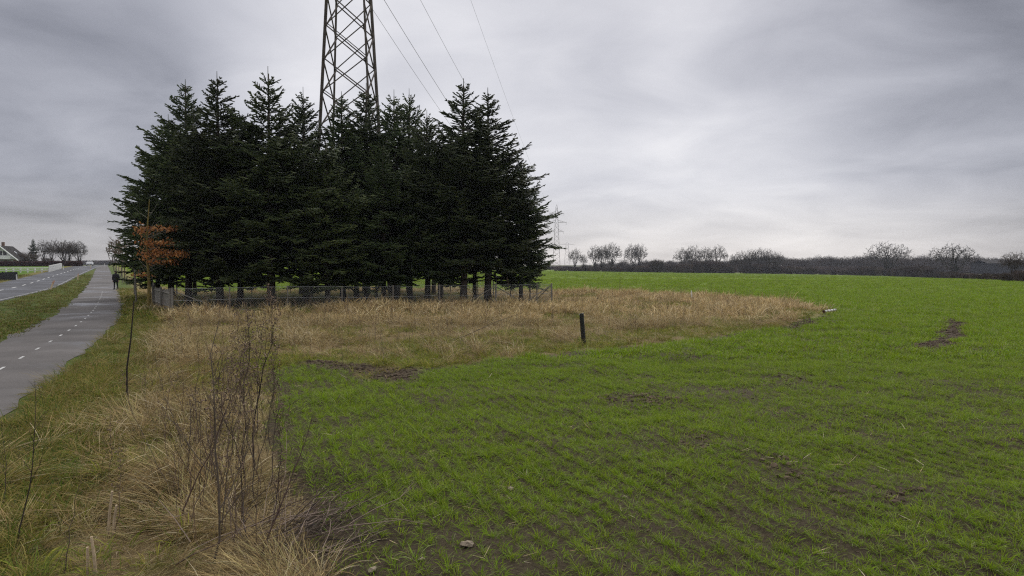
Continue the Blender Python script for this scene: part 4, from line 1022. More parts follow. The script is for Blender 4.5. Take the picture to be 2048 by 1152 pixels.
# ---------------------------------------------------------------- house, hedge, rail fence on the left
def house():
    d = 214.0; xr, y = at(2, d); z0 = gz(xr, y); s = d/FPX      # metres per picture pixel there
    t = thing('house', 'white gabled house with a steep dark roof and brown brick ground floor', 'house', (xr, y, z0))
    # gable faces the viewer; ridge runs away to the right of the view
    W = 8.8; eave = 2.1; ridge = 6.1; D = 10.0; rz = R(18)
    t.rotation_euler = (0, 0, rz)
    b = Buf(); b.add([(-W/2, 0, 0), (W/2, 0, 0), (W/2, 0, eave), (-W/2, 0, eave), (-W/2, D, 0), (W/2, D, 0), (W/2, D, eave), (-W/2, D, eave)], [[[0, 1, 2, 3], [1, 5, 6, 2], [5, 4, 7, 6], [4, 0, 3, 7]]]); link('wall', b.mesh('wall', M['brick']), t)
    g = Buf(); ny = 10
    for k in range(ny):      # white clapboards
        za = eave+(ridge-eave)*k/ny; zb = eave+(ridge-eave)*(k+1)/ny; wa = W/2*(1-k/ny); wb = W/2*(1-(k+1)/ny)
        me = Buf().add([(-wa, -.05, za), (wa, -.05, za), (wb, -.02, zb), (-wb, -.02, zb), (-wa, .05, za), (wa, .05, za), (wb, .05, zb), (-wb, .05, zb)], [[[0, 1, 2, 3], [1, 5, 6, 2], [5, 4, 7, 6], [4, 0, 3, 7], [0, 4, 5, 1], [3, 2, 6, 7]]]).mesh('clapboard', M['white']); link('clapboard', me, t)
    o_ = .6; sl_ = (ridge-eave)/(W/2); r = Buf(); th = .22
    for sg in (-1, 1):
        e = (sg*(W/2+o_), eave-o_*sl_); V = []
        for yy in (-.9, D+.4): V += [(e[0], yy, e[1]+.05), (0, yy, ridge+.05), (0, yy, ridge+.05+th), (e[0], yy, e[1]+.05+th)]
        r.add(V, [[[0, 1, 2, 3], [4, 7, 6, 5], [0, 4, 5, 1], [3, 2, 6, 7], [0, 3, 7, 4]]])
    rf = link('roof', r.mesh('roof', M['roof']), t)
    for sg in (-1, 1):
        e = np.array((sg*(W/2+o_), -.95, eave-o_*sl_+.12)); q = np.array((0, -.95, ridge+.17)); link('bargeboard', Buf().tubes([e], [q], .2, .2, 4, True).mesh('bargeboard', M['white']), rf)
    sk = np.array((W/2*.5, D*.55, eave+(ridge-eave)*.5+.30)); link('skylight', Buf().add([(2.6, 5.2, eave+(W/2-2.6)*sl_+.32), (1.9, 5.2, eave+(W/2-1.9)*sl_+.32), (1.9, 6.0, eave+(W/2-1.9)*sl_+.32), (2.6, 6.0, eave+(W/2-2.6)*sl_+.32)], [[[0, 1, 2, 3]]]).mesh('skylight', M['lamp']), rf)
    for xw, zw, ww, hh in ((0, eave+1.9, 1.0, 1.3), (-1.4, eave+1.9, 1.0, 1.3), (1.2, eave+1.9, .9, 1.3), (-2.6, 1.1, 1.4, 1.3), (.2, 1.1, 1.4, 1.3), (2.6, 1.1, 1.2, 1.3)):
        w_ = link('window', Buf().box((xw, -.08, zw), (ww+.16, .07, hh+.16)).mesh('window', M['white']), t); link('pane', Buf().box((xw, -.115, zw), (ww, .03, hh)).mesh('pane', M['glass']), w_)
    bl = Buf(); bl.box((.4, -1.15, eave+.08), (5.2, 1.9, .16)); link('balcony', bl.mesh('balcony', M['white']), t)
    rl_ = Buf(); rl_.box((.4, -2.05, eave+.95), (5.2, .08, .10))
    for k in range(16): rl_.box((-2.2+k*.346, -2.05, eave+.5), (.26, .04, .76))
    link('balcony_railing', rl_.mesh('balcony_railing', M['white']), t)
    b = Buf(); b.box((-.9, D*.5, ridge+.7), (.7, .7, 1.6)); link('chimney', b.mesh('chimney', M['brick']), rf)
house()
def leaf_hedge(P, h, w, label):
    P = resample(P, 200); k = 15000; s = rng.integers(0, 200, k); a = rng.uniform(-1, 1, k); zz = rng.uniform(0, 1, k)**.8
    x = P[s, 0]+rng.uniform(-.3, .3, k); y = P[s, 1]+a*w/2; z = np.array(zbase(x, y))+zz*h*(.97+.06*vnoise(x*1.1, y*0, 3))
    c = np.stack([x, y, z], 1); d = rng.normal(0, 1, (k, 3)); d /= np.linalg.norm(d, axis=1)[:, None]; e = np.cross(d, rng.normal(0, 1, (k, 3))); e /= np.linalg.norm(e, axis=1)[:, None]
    sz = rng.uniform(.10, .2, (k, 1)); V = np.stack([c-d*sz, c+e*sz*.7, c+d*sz, c-e*sz*.7], 1).reshape(-1, 3)
    col = np.repeat(palette(k, [(.055, .018, .016), (.075, .026, .02), (.04, .014, .014), (.09, .035, .024)], .2), 4, 0)
    o0 = P3(*P[100]); t = thing('beech_hedge', label, 'hedge', o0); link('foliage', mesh('foliage', V-np.array(o0), [np.arange(4*k).reshape(-1, 4)], col, M['beech']), t, kind='stuff')
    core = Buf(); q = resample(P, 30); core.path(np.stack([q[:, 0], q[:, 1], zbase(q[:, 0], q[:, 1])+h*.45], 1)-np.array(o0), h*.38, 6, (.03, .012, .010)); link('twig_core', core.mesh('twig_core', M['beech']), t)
leaf_hedge(np.array([at(-60, 196), at(60, 200), at(163, 206)]), 1.45, 1.6, 'long clipped dark red beech hedge in front of the house')
def rail_fence():
    A, B = hit(-60, 545.3), hit(98, 544.7); t = thing('rail_fence', 'long white two rail paddock fence on the green lawn', 'fence', P3(*A)); o = np.array(t.location); n = 11
    for k in range(n+1):
        p = A+(B-A)*k/n; link('post', Buf().box((0, 0, .42), (.24, .14, 1.0)).mesh('post', M['white']), t, Vector(np.array((*p, gz(*p)))-o))
    for z in (.42, .84):
        for k in range(n):
            p, q = A+(B-A)*k/n, A+(B-A)*(k+1)/n; link('rail', Buf().tubes([np.array((*p, gz(*p)+z))-o+np.array((0, -.1, 0))], [np.array((*q, gz(*q)+z))-o+np.array((0, -.1, 0))], .085, .085, 4, True).mesh('rail', M['white']), t)
    C, D = hit(99, 544.7), hit(123.5, 537.0); t = thing('slatted_fence', 'solid white panel of horizontal boards climbing from the rail fence to the road', 'fence', P3(*C)); o = np.array(t.location); L_ = np.hypot(*(D-C)); m = max(2, int(L_/2.2))
    for k in range(m+1):
        p = C+(D-C)*k/m; link('post', Buf().box((0, 0, .62), (.12, .12, 1.3)).mesh('post', M['white']), t, Vector(np.array((*p, gz(*p)))-o))
    for k in range(m):
        for j in range(6):
            p, q = C+(D-C)*k/m, C+(D-C)*(k+1)/m; z = .12+j*.205; a, c = np.array((*p, gz(*p)+z))-o, np.array((*q, gz(*q)+z))-o; off = np.array((-.07, -.07, 0))
            V = [v+off+w_ for v in (a, c) for w_ in (np.array((0, 0, 0)), np.array((.03, 0, 0)), np.array((.03, 0, .185)), np.array((0, 0, .185)))]
            link('slat', Buf().add(V, [[[0, 1, 5, 4], [1, 2, 6, 5], [2, 3, 7, 6], [3, 0, 4, 7], [0, 3, 2, 1], [4, 5, 6, 7]]]).mesh('slat', M['white']), t)
rail_fence()
def screen():
    A, B = hit(-70, 563), hit(35.5, 559.5); t = thing('board_screen', 'low black stained board screen at the far side of the road', 'fence', P3(*A)); o = np.array(t.location); L_ = np.hypot(*(B-A)); n = int(L_/.22); u = (B-A)/L_; rz = math.atan2(u[1], u[0])
    me = Buf().box((0, 0, .56), (.20, .03, 1.12)).mesh('board', M['darkwood'])
    for k in range(n):
        p = A+u*(k+.5)*L_/n; ob = link('board', me, t, Vector(np.array((*p, gz(*p)))-o)); ob.rotation_euler = (0, 0, rz)
    for z in (.25, .9):
        q = np.array((-u[1], u[0]))*.05; a, c = np.array((*(A+q), gz(*A)+z))-o, np.array((*(B+q), gz(*B)+z))-o; link('rail', Buf().tubes([a], [c], .05, .05, 4, True).mesh('rail', M['darkwood']), t)
    for k in range(int(L_/2.5)+1):
        p = A+u*k*2.5+np.array((-u[1], u[0]))*.12; link('post', Buf().box((0, 0, .6), (.1, .1, 1.24), rz).mesh('post', M['darkwood']), t, Vector(np.array((*p, gz(*p)))-o))
screen()
def marker(px, pb, h, label, lean=0, body='white', band='black'):
    x, y = hit(px, pb); t = thing('marker_post', label, 'road marker', P3(x, y), 0, 'marker posts beside the road'); t.rotation_euler = (0, R(lean), 0)
    b = Buf(); w = .075; V = [(-w, -.03, -.2), (w, -.03, -.2), (w*.4, .06, -.2), (-w*.4, .06, -.2), (-w, -.03, h*.72), (w, -.03, h*.72), (w*.4, .06, h*.72), (-w*.4, .06, h*.72)]
    FQ = [[0, 1, 5, 4], [1, 2, 6, 5], [2, 3, 7, 6], [3, 0, 4, 7], [0, 3, 2, 1], [4, 5, 6, 7]]
    link('body', b.add(V, [FQ]).mesh('body', M[body]), t)
    b = Buf(); V = [(v[0]*1.04, v[1]*1.04, (h*.72+.002 if k < 4 else h-(.06 if k in (4, 7) else 0))) for k, v in enumerate(V)]; bd = link('top_band', b.add(V, [FQ]).mesh('top_band', M[band]), t)
    link('reflector', Buf().box((0, -.04, h*.86), (.06, .012, .12)).mesh('reflector', M['lamp']), bd)
marker(101, 580, .95, 'leaning cream marker post with a faded orange top on the near verge', 22, 'cream', 'orange')
marker(155.5, 559.5, .90, 'upright cream marker post, second along the verge between road and path', 6, 'cream', 'orange')
marker(181, 537.8, .85, 'tiny pale marker post near the white car', 0, 'cream', 'cream')
marker(209, 532.2, .85, 'tiny white marker post at the crest beside the path', 0, 'whiteplastic', 'cream')
marker(34, 560.5, .82, 'white marker post at the end of the black board screen', -4, 'whiteplastic', 'whiteplastic')
marker(127, 539.8, .95, 'small white marker post past the white panel fence', 0, 'whiteplastic', 'whiteplastic')

# ---------------------------------------------------------------- white car
def car():
    c = at(180, 216.0); k = int(np.argmin(np.hypot(ROAD[:, 0]-c[0], ROAD[:, 1]-c[1]))); p, q = ROAD[k], ROAD[k+1]; u = (q-p)/np.hypot(*(q-p)); print('car off road', np.hypot(*(p-c)))
    t = thing('car', 'white hatchback car driving towards the viewer over the crest', 'car', Vector((c[0], c[1], float(zbase(*c))+.06)), math.atan2(-u[1], -u[0])-math.pi/2)
    t.rotation_euler = (0, 0, math.atan2(u[0], u[1])*-1)         # local -Y is the front, towards the viewer
    prof = [(-2.1, .28, .62, .80), (-2.05, .24, .82, .86), (-1.2, .22, .98, .90), (-.95, .22, 1.00, .90), (1.75, .22, 1.02, .90), (2.0, .26, .98, .86), (2.08, .32, .8, .80)]
    b = Buf(); V = []
    for y, zb, zt, w in prof: V += [(-w, y, zb), (-w*1.02, y, (zb+zt)/2), (-w*.93, y, zt), (w*.93, y, zt), (w*1.02, y, (zb+zt)/2), (w, y, zb)]
    m = len(prof); F = [[i*6+j, i*6+(j+1) % 6, (i+1)*6+(j+1) % 6, (i+1)*6+j] for i in range(m-1) for j in range(6)]
    b.add(V, [F, [[0, 5, 4, 3, 2, 1], [(m-1)*6+j for j in range(6)]]]); body = link('body', b.mesh('body', M['carpaint'], False), t)
    b = Buf(); pr2 = [(-.95, 1.0, .82), (-.25, 1.42, .66), (1.2, 1.47, .66), (1.95, 1.0, .80)]; V = []
    for y, z, w in pr2: V += [(-w, y, z), (w, y, z)]
    V += [(-.84, -.95, .98), (.84, -.95, .98), (.84, 1.95, .98), (-.84, 1.95, .98)]
    b.add([(-.66, -.25, 1.42), (.66, -.25, 1.42), (.66, 1.2, 1.47), (-.66, 1.2, 1.47), (-.62, -.2, 1.50), (.62, -.2, 1.50), (.62, 1.2, 1.54), (-.62, 1.2, 1.54)], [[[0, 1, 5, 4], [1, 2, 6, 5], [2, 3, 7, 6], [3, 0, 4, 7], [4, 5, 6, 7], [0, 3, 2, 1]]]); link('roof', b.mesh('roof', M['carpaint']), t)
    for nm, q in (('windscreen', [(-.8, -1.0, 1.0), (.8, -1.0, 1.0), (.65, -.25, 1.43), (-.65, -.25, 1.43)]), ('rear_window', [(.78, 1.95, 1.0), (-.78, 1.95, 1.0), (-.65, 1.2, 1.47), (.65, 1.2, 1.47)]),
                  ('side_window', [(-.82, 1.9, 1.0), (-.82, -.95, 1.0), (-.66, -.25, 1.43), (-.66, 1.2, 1.47)]), ('side_window', [(.82, -.95, 1.0), (.82, 1.9, 1.0), (.66, 1.2, 1.47), (.66, -.25, 1.43)])): link(nm, Buf().add(q, [[[0, 1, 2, 3]]]).mesh(nm, M['glass']), t)
    for sx_ in (-1, 1):
        link('headlight', Buf().box((sx_*.62, -2.08, .70), (.34, .08, .16)).mesh('headlight', M['lamp']), t); link('mirror', Buf().box((sx_*1.0, -.75, 1.02), (.2, .1, .14)).mesh('mirror', M['carpaint']), t)
        for yy in (-1.32, 1.28):
            w = link('wheel', Buf().tubes([(sx_*.72, yy, .32)], [(sx_*.93, yy, .32)], .32, .32, 14, True).mesh('wheel', M['rubber']), t); link('rim', Buf().tubes([(sx_*.925, yy, .32)], [(sx_*.945, yy, .32)], .2, .2, 10, True).mesh('rim', M['galv']), w)
    link('grille', Buf().box((0, -2.10, .55), (.9, .06, .14)).mesh('grille', M['black']), t); link('bumper', Buf().box((0, -2.10, .36), (1.5, .1, .16)).mesh('bumper', M['black']), t)
    link('number_plate', Buf().box((0, -2.16, .40), (.5, .02, .11)).mesh('number_plate', M['white']), t)
car()

# ---------------------------------------------------------------- the walker
def skin_body(name, J, E, rad, m, parent, root=0, sub=2):
    me = bpy.data.meshes.new(name); me.from_pydata(J, E, []); me.materials.append(m); o = link(name, me, parent)
    md = o.modifiers.new('skin', 'SKIN'); md.use_smooth_shade = True
    for v, r in zip(me.skin_vertices[0].data, rad): v.radius = (r, r) if np.isscalar(r) else r
    me.skin_vertices[0].data[root].use_root = True
    o.modifiers.new('sub', 'SUBSURF').levels = sub; o.modifiers['sub'].render_levels = sub; return o
def walker():
    x, y = hit(232, 579.5); t = thing('person', 'person in a dark padded coat, trousers and cap walking along the path', 'person', Vector((x, y, float(zbase(x, y))+.04)), R(10)); s = 1.0; t.scale = (s, s, s)
    # local -Y faces the viewer; right foot forward
    J = [(0, .02, .95), (0, .03, 1.15), (0, .03, 1.36), (0, .0, 1.47), (0, -.02, 1.54),
         (-.11, .02, .90), (-.115, -.04, .50), (-.11, -.10, .10), (-.11, -.25, .045), (.11, .02, .90), (.115, .02, .49), (.11, .16, .11), (.115, .03, .045),
         (-.19, .03, 1.38), (-.27, .09, 1.12), (-.27, .02, .88), (.19, .03, 1.38), (.28, .0, 1.12), (.29, -.10, .89)]
    E = [(0, 1), (1, 2), (2, 3), (3, 4), (0, 5), (5, 6), (6, 7), (7, 8), (0, 9), (9, 10), (10, 11), (11, 12), (2, 13), (13, 14), (14, 15), (2, 16), (16, 17), (17, 18)]
    rad = [(.17, .13), (.17, .13), (.19, .13), .07, .06, .10, .068, .050, .042, .10, .068, .050, .042, .085, .06, .048, .085, .06, .048]
    skin_body('body', J, E, rad, M['cloth'], t)
    # padded coat, flared to mid thigh
    b = Buf(); prof = [(.66, .245, .19), (.80, .25, .20), (.98, .245, .195), (1.15, .245, .19), (1.32, .255, .18), (1.42, .22, .15), (1.48, .12, .11), (1.54, .085, .085)]; V = []; n = 18
    for z, a, c in prof:
        for k in range(n): V.append((a*math.cos(2*math.pi*k/n), .02+c*math.sin(2*math.pi*k/n), z))
    F = [[i*n+k, i*n+(k+1) % n, (i+1)*n+(k+1) % n, (i+1)*n+k] for i in range(len(prof)-1) for k in range(n)]
    link('coat', b.add(V, [F]).mesh('coat', M['cloth'], True), t)
    for sg, pts in ((-1, [(-.20, .03, 1.40), (-.285, .09, 1.12), (-.275, .02, .90)]), (1, [(.20, .03, 1.40), (.295, .0, 1.12), (.295, -.09, .91)])): link('sleeve', Buf().path(pts, [.095, .078, .066], 10).mesh('sleeve', M['cloth'], True), t)
    # head with face
    hd = Buf(); V = []; n = 16; rings = [(-.115, .035, .05), (-.10, .055, .075), (-.06, .068, .085), (-.01, .076, .092), (.05, .077, .095), (.09, .062, .078), (.115, .03, .04)]
    for z, a, c in rings:
        for k in range(n): V.append((a*math.cos(2*math.pi*k/n), c*math.sin(2*math.pi*k/n), z))
    hd.add(V, [[[i*n+k, i*n+(k+1) % n, (i+1)*n+(k+1) % n, (i+1)*n+k] for i in range(len(rings)-1) for k in range(n)], ], (1, 1, 1)); hd.add([V[k] for k in range(n)][::-1], [[list(range(n))]]); hd.add([V[-n+k] for k in range(n)], [[list(range(n))]])
    hd.add([(-.016, -.085, -.03), (.016, -.085, -.03), (0, -.118, -.03), (0, -.088, .022)], [[[0, 1, 2], [0, 2, 3], [2, 1, 3]]])
    for sg in (-1, 1): hd.add([(sg*.076, -.015, -.03), (sg*.095, .005, -.025), (sg*.098, .01, .025), (sg*.077, -.01, .03)], [[[0, 1, 2, 3]]])
    h = link('head', hd.mesh('head', M['skin'], True), t, (0, -.02, 1.645))
    for sg in (-1, 1): link('eye', Buf().box((sg*.030, -.089, .004), (.022, .012, .010)).mesh('eye', M['black']), h)
    link('mouth', Buf().box((0, -.080, -.066), (.044, .012, .009)).mesh('mouth', M['redplastic']), h)
    cp = Buf(); V = []
    for z, a, c in ((.035, .084, .103), (.075, .084, .103), (.11, .066, .082), (.13, .03, .035)):
        for k in range(n): V.append((a*math.cos(2*math.pi*k/n), c*math.sin(2*math.pi*k/n), z))
    cp.add(V, [[[i*n+k, i*n+(k+1) % n, (i+1)*n+(k+1) % n, (i+1)*n+k] for i in range(3) for k in range(n)], [[3*n+k for k in range(n)]]]) if False else cp.add(V, [[[i*n+k, i*n+(k+1) % n, (i+1)*n+(k+1) % n, (i+1)*n+k] for i in range(3) for k in range(n)]])
    cp.add([(-.07, -.08, .04), (.07, -.08, .04), (.045, -.165, .03), (-.045, -.165, .03)], [[[0, 1, 2, 3]]]); link('cap', cp.mesh('cap', M['cloth'], True), h)
    for sg, w in ((-1, (-.27, .01, .86)), (1, (.295, -.11, .87))):
        J = [(0, 0, 0), (0, 0, -.05), (0, 0, -.085)]; E = [(0, 1), (1, 2)]; rad = [(.026, .02), (.032, .018), (.03, .016)]
        for q, (dx, L_) in enumerate(((-.028, .07), (-.010, .08), (.010, .075), (.027, .06))):
            i = len(J); J += [(dx, -.003, -.09), (dx*1.1, -.012, -.09-L_*.5), (dx*1.05, -.034, -.09-L_*.9)]; E += [(2, i), (i, i+1), (i+1, i+2)]; rad += [.010, .009, .007]
        i = len(J); J += [(-sg*.034, -.012, -.045), (-sg*.05, -.03, -.085)]; E += [(1, i), (i, i+1)]; rad += [.011, .009]
        hnd = skin_body('hand', J, E, rad, M['skin'], t, 0, 1); hnd.location = w
    for fx, fy in ((-.11, -.16), (.113, .10)): link('shoe', Buf().add([(fx-.045, fy-.14, 0), (fx+.045, fy-.14, 0), (fx+.045, fy+.12, 0), (fx-.045, fy+.12, 0), (fx-.04, fy-.13, .05), (fx+.04, fy-.13, .05), (fx+.045, fy+.02, .10), (fx-.045, fy+.02, .10), (fx+.042, fy+.12, .10), (fx-.042, fy+.12, .10)],
        [[[0, 1, 5, 4], [4, 5, 6, 7], [7, 6, 8, 9], [3, 2, 1, 0], [9, 8, 2, 3]], [[1, 2, 8, 6, 5], [0, 4, 7, 9, 3]]]).mesh('shoe', M['black']), t)
walker()

# ---------------------------------------------------------------- buildings far right
def shed(label, px0, px1, d, h_e, h_r, wall, roofm, dep, name='barn', wins=True):
    a, c = at(px0, d), at(px1, d); W = c[0]-a[0]; t = thing(name, label, name, P3(*a)); b = Buf(); b.box((W/2, dep/2, h_e/2), (W, dep, h_e)); link('wall', b.mesh('wall', wall), t)
    b = Buf(); o = .4; V = []
    for x in (-o, W+o): V += [(x, -o, h_e-.1), (x, dep/2, h_r), (x, dep+o, h_e-.1), (x, dep+o, h_e+.1), (x, dep/2, h_r+.2), (x, -o, h_e+.1)]
    b.add(V, [[[0, 1, 7, 6], [1, 2, 8, 7], [5, 11, 10, 4], [4, 10, 9, 3], [0, 6, 11, 5]], [[0, 5, 4, 3, 2, 1], [6, 7, 8, 9, 10, 11]]]); link('roof', b.mesh('roof', roofm), t)
    for k in range(max(2, int(W/5)) if wins else 0):
        w_ = link('window', Buf().box(((k+.5)*W/max(2, int(W/5)), -.03, h_e*.55), (1.2, .08, 1.1)).mesh('window', M['white']), t); link('pane', Buf().box(((k+.5)*W/max(2, int(W/5)), -.075, h_e*.55), (1.0, .02, .9)).mesh('pane', M['glass']), w_)
shed('long low dark barn roof beyond the hedge at the far right', 1976, 2080, 420, 6.6, 8.6, M['darkwood'], M['roof'], 16, wins=False)
shed('white farmhouse half hidden by the hedge under the bare trees', 1412, 1446, FD[10]+22, 2.6, 4.0, M['white'], M['roof'], 9, 'farmhouse')

# ---------------------------------------------------------------- small things in the meadow and field
def black_post():
    x, y = hit(1168, 687); t = thing('plastic_post', 'black plastic post leaning slightly at the edge of the dry grass', 'post', P3(x, y), R(20)); t.rotation_euler = (R(2), R(-5), R(0)); h = .98; r = .068; n = 14
    a = np.arange(n)*2*np.pi/n; V = []
    for z, rr_ in ((-.2, r), (h, r), (h, r*.82), (h-.25, r*.82)):
        V += [(rr_*math.cos(q), rr_*math.sin(q), z+(.02*math.cos(q) if z > 0 else 0)) for q in a]
    F = [[i*n+k, i*n+(k+1) % n, (i+1)*n+(k+1) % n, (i+1)*n+k] for i in range(3) for k in range(n)]; link('tube', Buf().add(V, [F, ]).mesh('tube', M['black'], False), t); link('end_plug', Buf().add([(r*.82*math.cos(q), r*.82*math.sin(q), h-.12) for q in a], [[list(range(n))]]).mesh('end_plug', M['black']), t)
    for z in (.35, .7): link('collar', Buf().tubes([(0, 0, z)], [(0, 0, z+.03)], r*1.06, r*1.06, n, True).mesh('collar', M['black']), t)
black_post()
x, y = hit(1384, 601); b = Buf(); b.tubes([(0, 0, -.1)], [(-.05, 0, .66)], .045, .04, 8, True); tag(link('marker_stub', b.mesh('marker_stub', M['whiteplastic']), None, P3(x, y)), 'short white plastic stub standing in the tall dry grass', 'marker stub')
A, B = hit(1648, 628.5), hit(1671, 625); t = thing('pipe', 'white plastic pipe lying at the pointed tip of the dry grass', 'pipe', P3(*A)); o = np.array(t.location); d = np.array((*(B-A), 0)); L_ = np.linalg.norm(d); zz = np.array((0, 0, .14))
for k in range(4): link('pipe_section', Buf().tubes([zz+d*(k/4+.01)], [zz+d*((k+1)/4-.02)], .062, .062, 9, True).mesh('pipe_section', M['whiteplastic']), t)
for k in range(5): link('joint', Buf().tubes([zz+d*(k/4-.02)], [zz+d*(k/4+.012)], .072, .072, 9, True).mesh('joint', M['redplastic']), t)
# fallen branch near the fence corner
def stick_pile(px, py, label, n, L, name='fallen_branch', col=(.07, .055, .045), seed=3, r=.03):
    x, y = hit(px, py); g = random.Random(seed); t = thing(name, label, 'branch' if name == 'fallen_branch' else 'brushwood', P3(x, y)); b = Buf()
    for k in range(n):
        a = g.gauss(.2, .5); l = L*g.uniform(.5, 1); p = np.array((g.uniform(-.3, .3)*L, g.uniform(-.3, .3), g.uniform(.03, .2))); q = [p+np.array((math.cos(a)*l*f, math.sin(a)*l*f, g.gauss(0, .05)+.35*f*(.4 if k else 1)*g.uniform(.2, 1))) for f in (0, .35, .7, 1)]
        b.path(q, np.array((1, .8, .55, .3))*r, 5, col)
        for _ in range(4): f = g.randint(1, 3); s = q[f]; b.path([s, s+np.array((g.gauss(0, .2)+.15, g.gauss(0, .2), g.uniform(0, .3)))], [r*.35, r*.15], 4, col)
    link('twigs', b.mesh('twigs', M['weed']), t, kind='stuff'); return t
stick_pile(1122, 609, 'dark fallen branch lying beside the fence corner', 3, 2.4)
stick_pile(1175, 603, 'dark fallen branch lying on the dry grass right of the fence corner', 2, 1.6, seed=8)
for px, py, ln, lab in ((930, 690, 2.4, 'thin dark stick leaning out of the middle of the dry grass'),):
    x, y = hit(px, py); b = Buf(); b.path([(-.9, 0, .0), (0, .1, .28), (1.0, .2, .72), (1.7, .3, .95)], [.014, .012, .008, .004], 5, (.12, .095, .07)); tag(link('stick', b.mesh('stick', M['weed']), None, P3(x, y)), lab, 'stick')
for k, (px, py, s, lab) in enumerate(((934, 1090, .048, 'pale beige stone lying alone among the seedlings at the front'), (745, 1144, .036, 'small pinkish stone at the bottom edge of the field'), (1022, 976, .038, 'flat tan stone half hidden in the crop rows'),
        (1250, 997, .022, 'tiny pale stone in the seedlings right of the flat tan one'), (843, 1123, .026, 'brownish stone between the pale beige and pinkish stones'))):
    x, y = hit(px, py); me = lump(40+k, 2); me.materials.append(M['stone']); ob = link('stone', me, None, P3(x, y, s*.5)); s *= .8; ob.scale = (s*1.5, s, s*.8); ob.rotation_euler = (0, 0, k); tag(ob, lab, 'stone', 'loose stones in the field')

# ---------------------------------------------------------------- weeds
WC = (.100, .079, .060); WR = (.150, .108, .080); WD = (.038, .030, .026); WT = (.42, .33, .22)
def weed_mesh(seed, H, r=.008, col=WC, nb=10, lo=.3, bl=.5, seeds=0, bend=.16, side=35, tip=(0, 0), nseg=9):
    g = random.Random(seed); b = Buf(); zz = np.linspace(0, 1, nseg); w = np.cumsum([g.gauss(0, bend/nseg*2) for _ in zz]); w2 = np.cumsum([g.gauss(0, bend/nseg*2) for _ in zz])
    ax = np.stack([tip[0]*zz**1.3+w*H*.5, tip[1]*zz**1.3+w2*H*.5, zz*H], 1); r = r*.72; b.path(ax, r*(1-zz*.75), 6, col); S = []
    def pt(f): return np.array([np.interp(f, zz, ax[:, k]) for k in range(3)])
    for k in range(nb):
        f = lo+(1-lo)*(k+g.random())/nb; p = pt(f); a = g.uniform(0, 6.28); l = bl*H*(1.15-f)*g.uniform(.5, 1.1); e = R(side)*g.uniform(.7, 1.3); q = [p]; d = np.array((math.cos(a)*math.sin(e), math.sin(a)*math.sin(e), math.cos(e))); rr_ = r*(1-f*.75)*.6
        for s in range(4): d = d+np.array((g.gauss(0, .12), g.gauss(0, .12), .10)); d /= np.linalg.norm(d); q.append(q[-1]+d*l/4)
        b.path(q, rr_*np.array((1, .85, .7, .5, .3)), 5, col); S += q[2:]
        for s in range(3):
            i = g.randint(1, 3); a2 = g.uniform(0, 6.28); dd = d+np.array((math.cos(a2), math.sin(a2), .2))*.6; dd /= np.linalg.norm(dd); e_ = q[i]+dd*l*g.uniform(.15, .45); b.path([q[i], (q[i]+e_)/2+np.array((0, 0, .01)), e_], [rr_*.5, rr_*.4, rr_*.2], 4, col); S.append(e_)
    if seeds:
        for k in range(seeds):
            i = g.randrange(len(S)); p = np.array(S[i])+np.array((g.gauss(0, .03), g.gauss(0, .03), g.gauss(0, .05))); d = np.array((g.gauss(0, 1), g.gauss(0, 1), g.gauss(.4, 1))); d /= np.linalg.norm(d); l = g.uniform(.012, .03)
            b.tubes([p], [p+d*l], .007, .003, 3, False, np.array([WR])*g.uniform(.7, 1.4))
    return b.mesh('stems', M['weed'])
def weed(px, pb, H, label, seed, group=None, rz=0, yoff=0, name='dead_weed', cat='weed', **kw):
    x, y = hit(px, pb); t = thing(name, label, cat, P3(x, y, -.03), rz, group); link('stems', weed_mesh(seed, H, **kw), t, kind='stuff'); return t
# foreground stalks: (px base, py base, height, label, options)
weed(410, 1130, 2.0, 'tall dead stalk rising from the bottom edge, thick and bare at its foot', 1, 'dead stalks in the foreground', r=.014, nb=11, lo=.12, bl=.40, side=32, tip=(.12, .1), col=WC)
weed(350, 1040, 1.45, 'reddish dead stalk leaning right behind the thick bare footed one', 2, 'dead stalks in the foreground', r=.012, nb=10, lo=.2, bl=.5, side=30, tip=(.62, .3), col=(.10, .065, .05))
weed(475, 985, 1.95, 'straight slender dead stalk with seed heads reaching up to the fence', 3, 'dead stalks in the foreground', r=.010, nb=9, lo=.45, bl=.32, side=22, seeds=160, tip=(.02, .1), col=WD)
weed(506, 955, 2.05, 'blackish dead stalk, darkest of the cluster at the crop edge', 4, 'dead stalks in the foreground', r=.013, nb=10, lo=.4, bl=.30, side=20, seeds=220, tip=(.10, .1), col=(.022, .019, .018))
weed(520, 1000, 1.9, 'thin brown dead stalk standing close behind the blackish one', 5, 'dead stalks in the foreground', r=.009, nb=10, lo=.4, bl=.34, side=22, seeds=160, tip=(.0, .2), col=WC)
weed(540, 905, 1.55, 'dead stalk nearest the crop rows, thin and almost bare', 6, 'dead stalks in the foreground', r=.008, nb=5, lo=.5, bl=.25, side=20, tip=(.10, .1), col=(.06, .045, .035))
weed(395, 905, 1.5, 'dark dead stalk left of the seed head cluster', 7, 'dead stalks in the foreground', r=.009, nb=7, lo=.3, bl=.35, side=28, tip=(.0, .1), col=WC)
weed(510, 1120, 1.2, 'forked reddish dead stalk low in the corner by the brushwood', 8, 'dead stalks in the foreground', r=.011, nb=9, lo=.15, bl=.5, side=36, tip=(.3, .1), col=(.09, .06, .05))
weed(40, 1090, 1.45, 'arching dark dead stalk at the lower left corner beside the path', 9, 'dead stalks in the foreground', r=.009, nb=8, lo=.35, bl=.45, side=40, tip=(.05, .1), col=(.05, .04, .034))
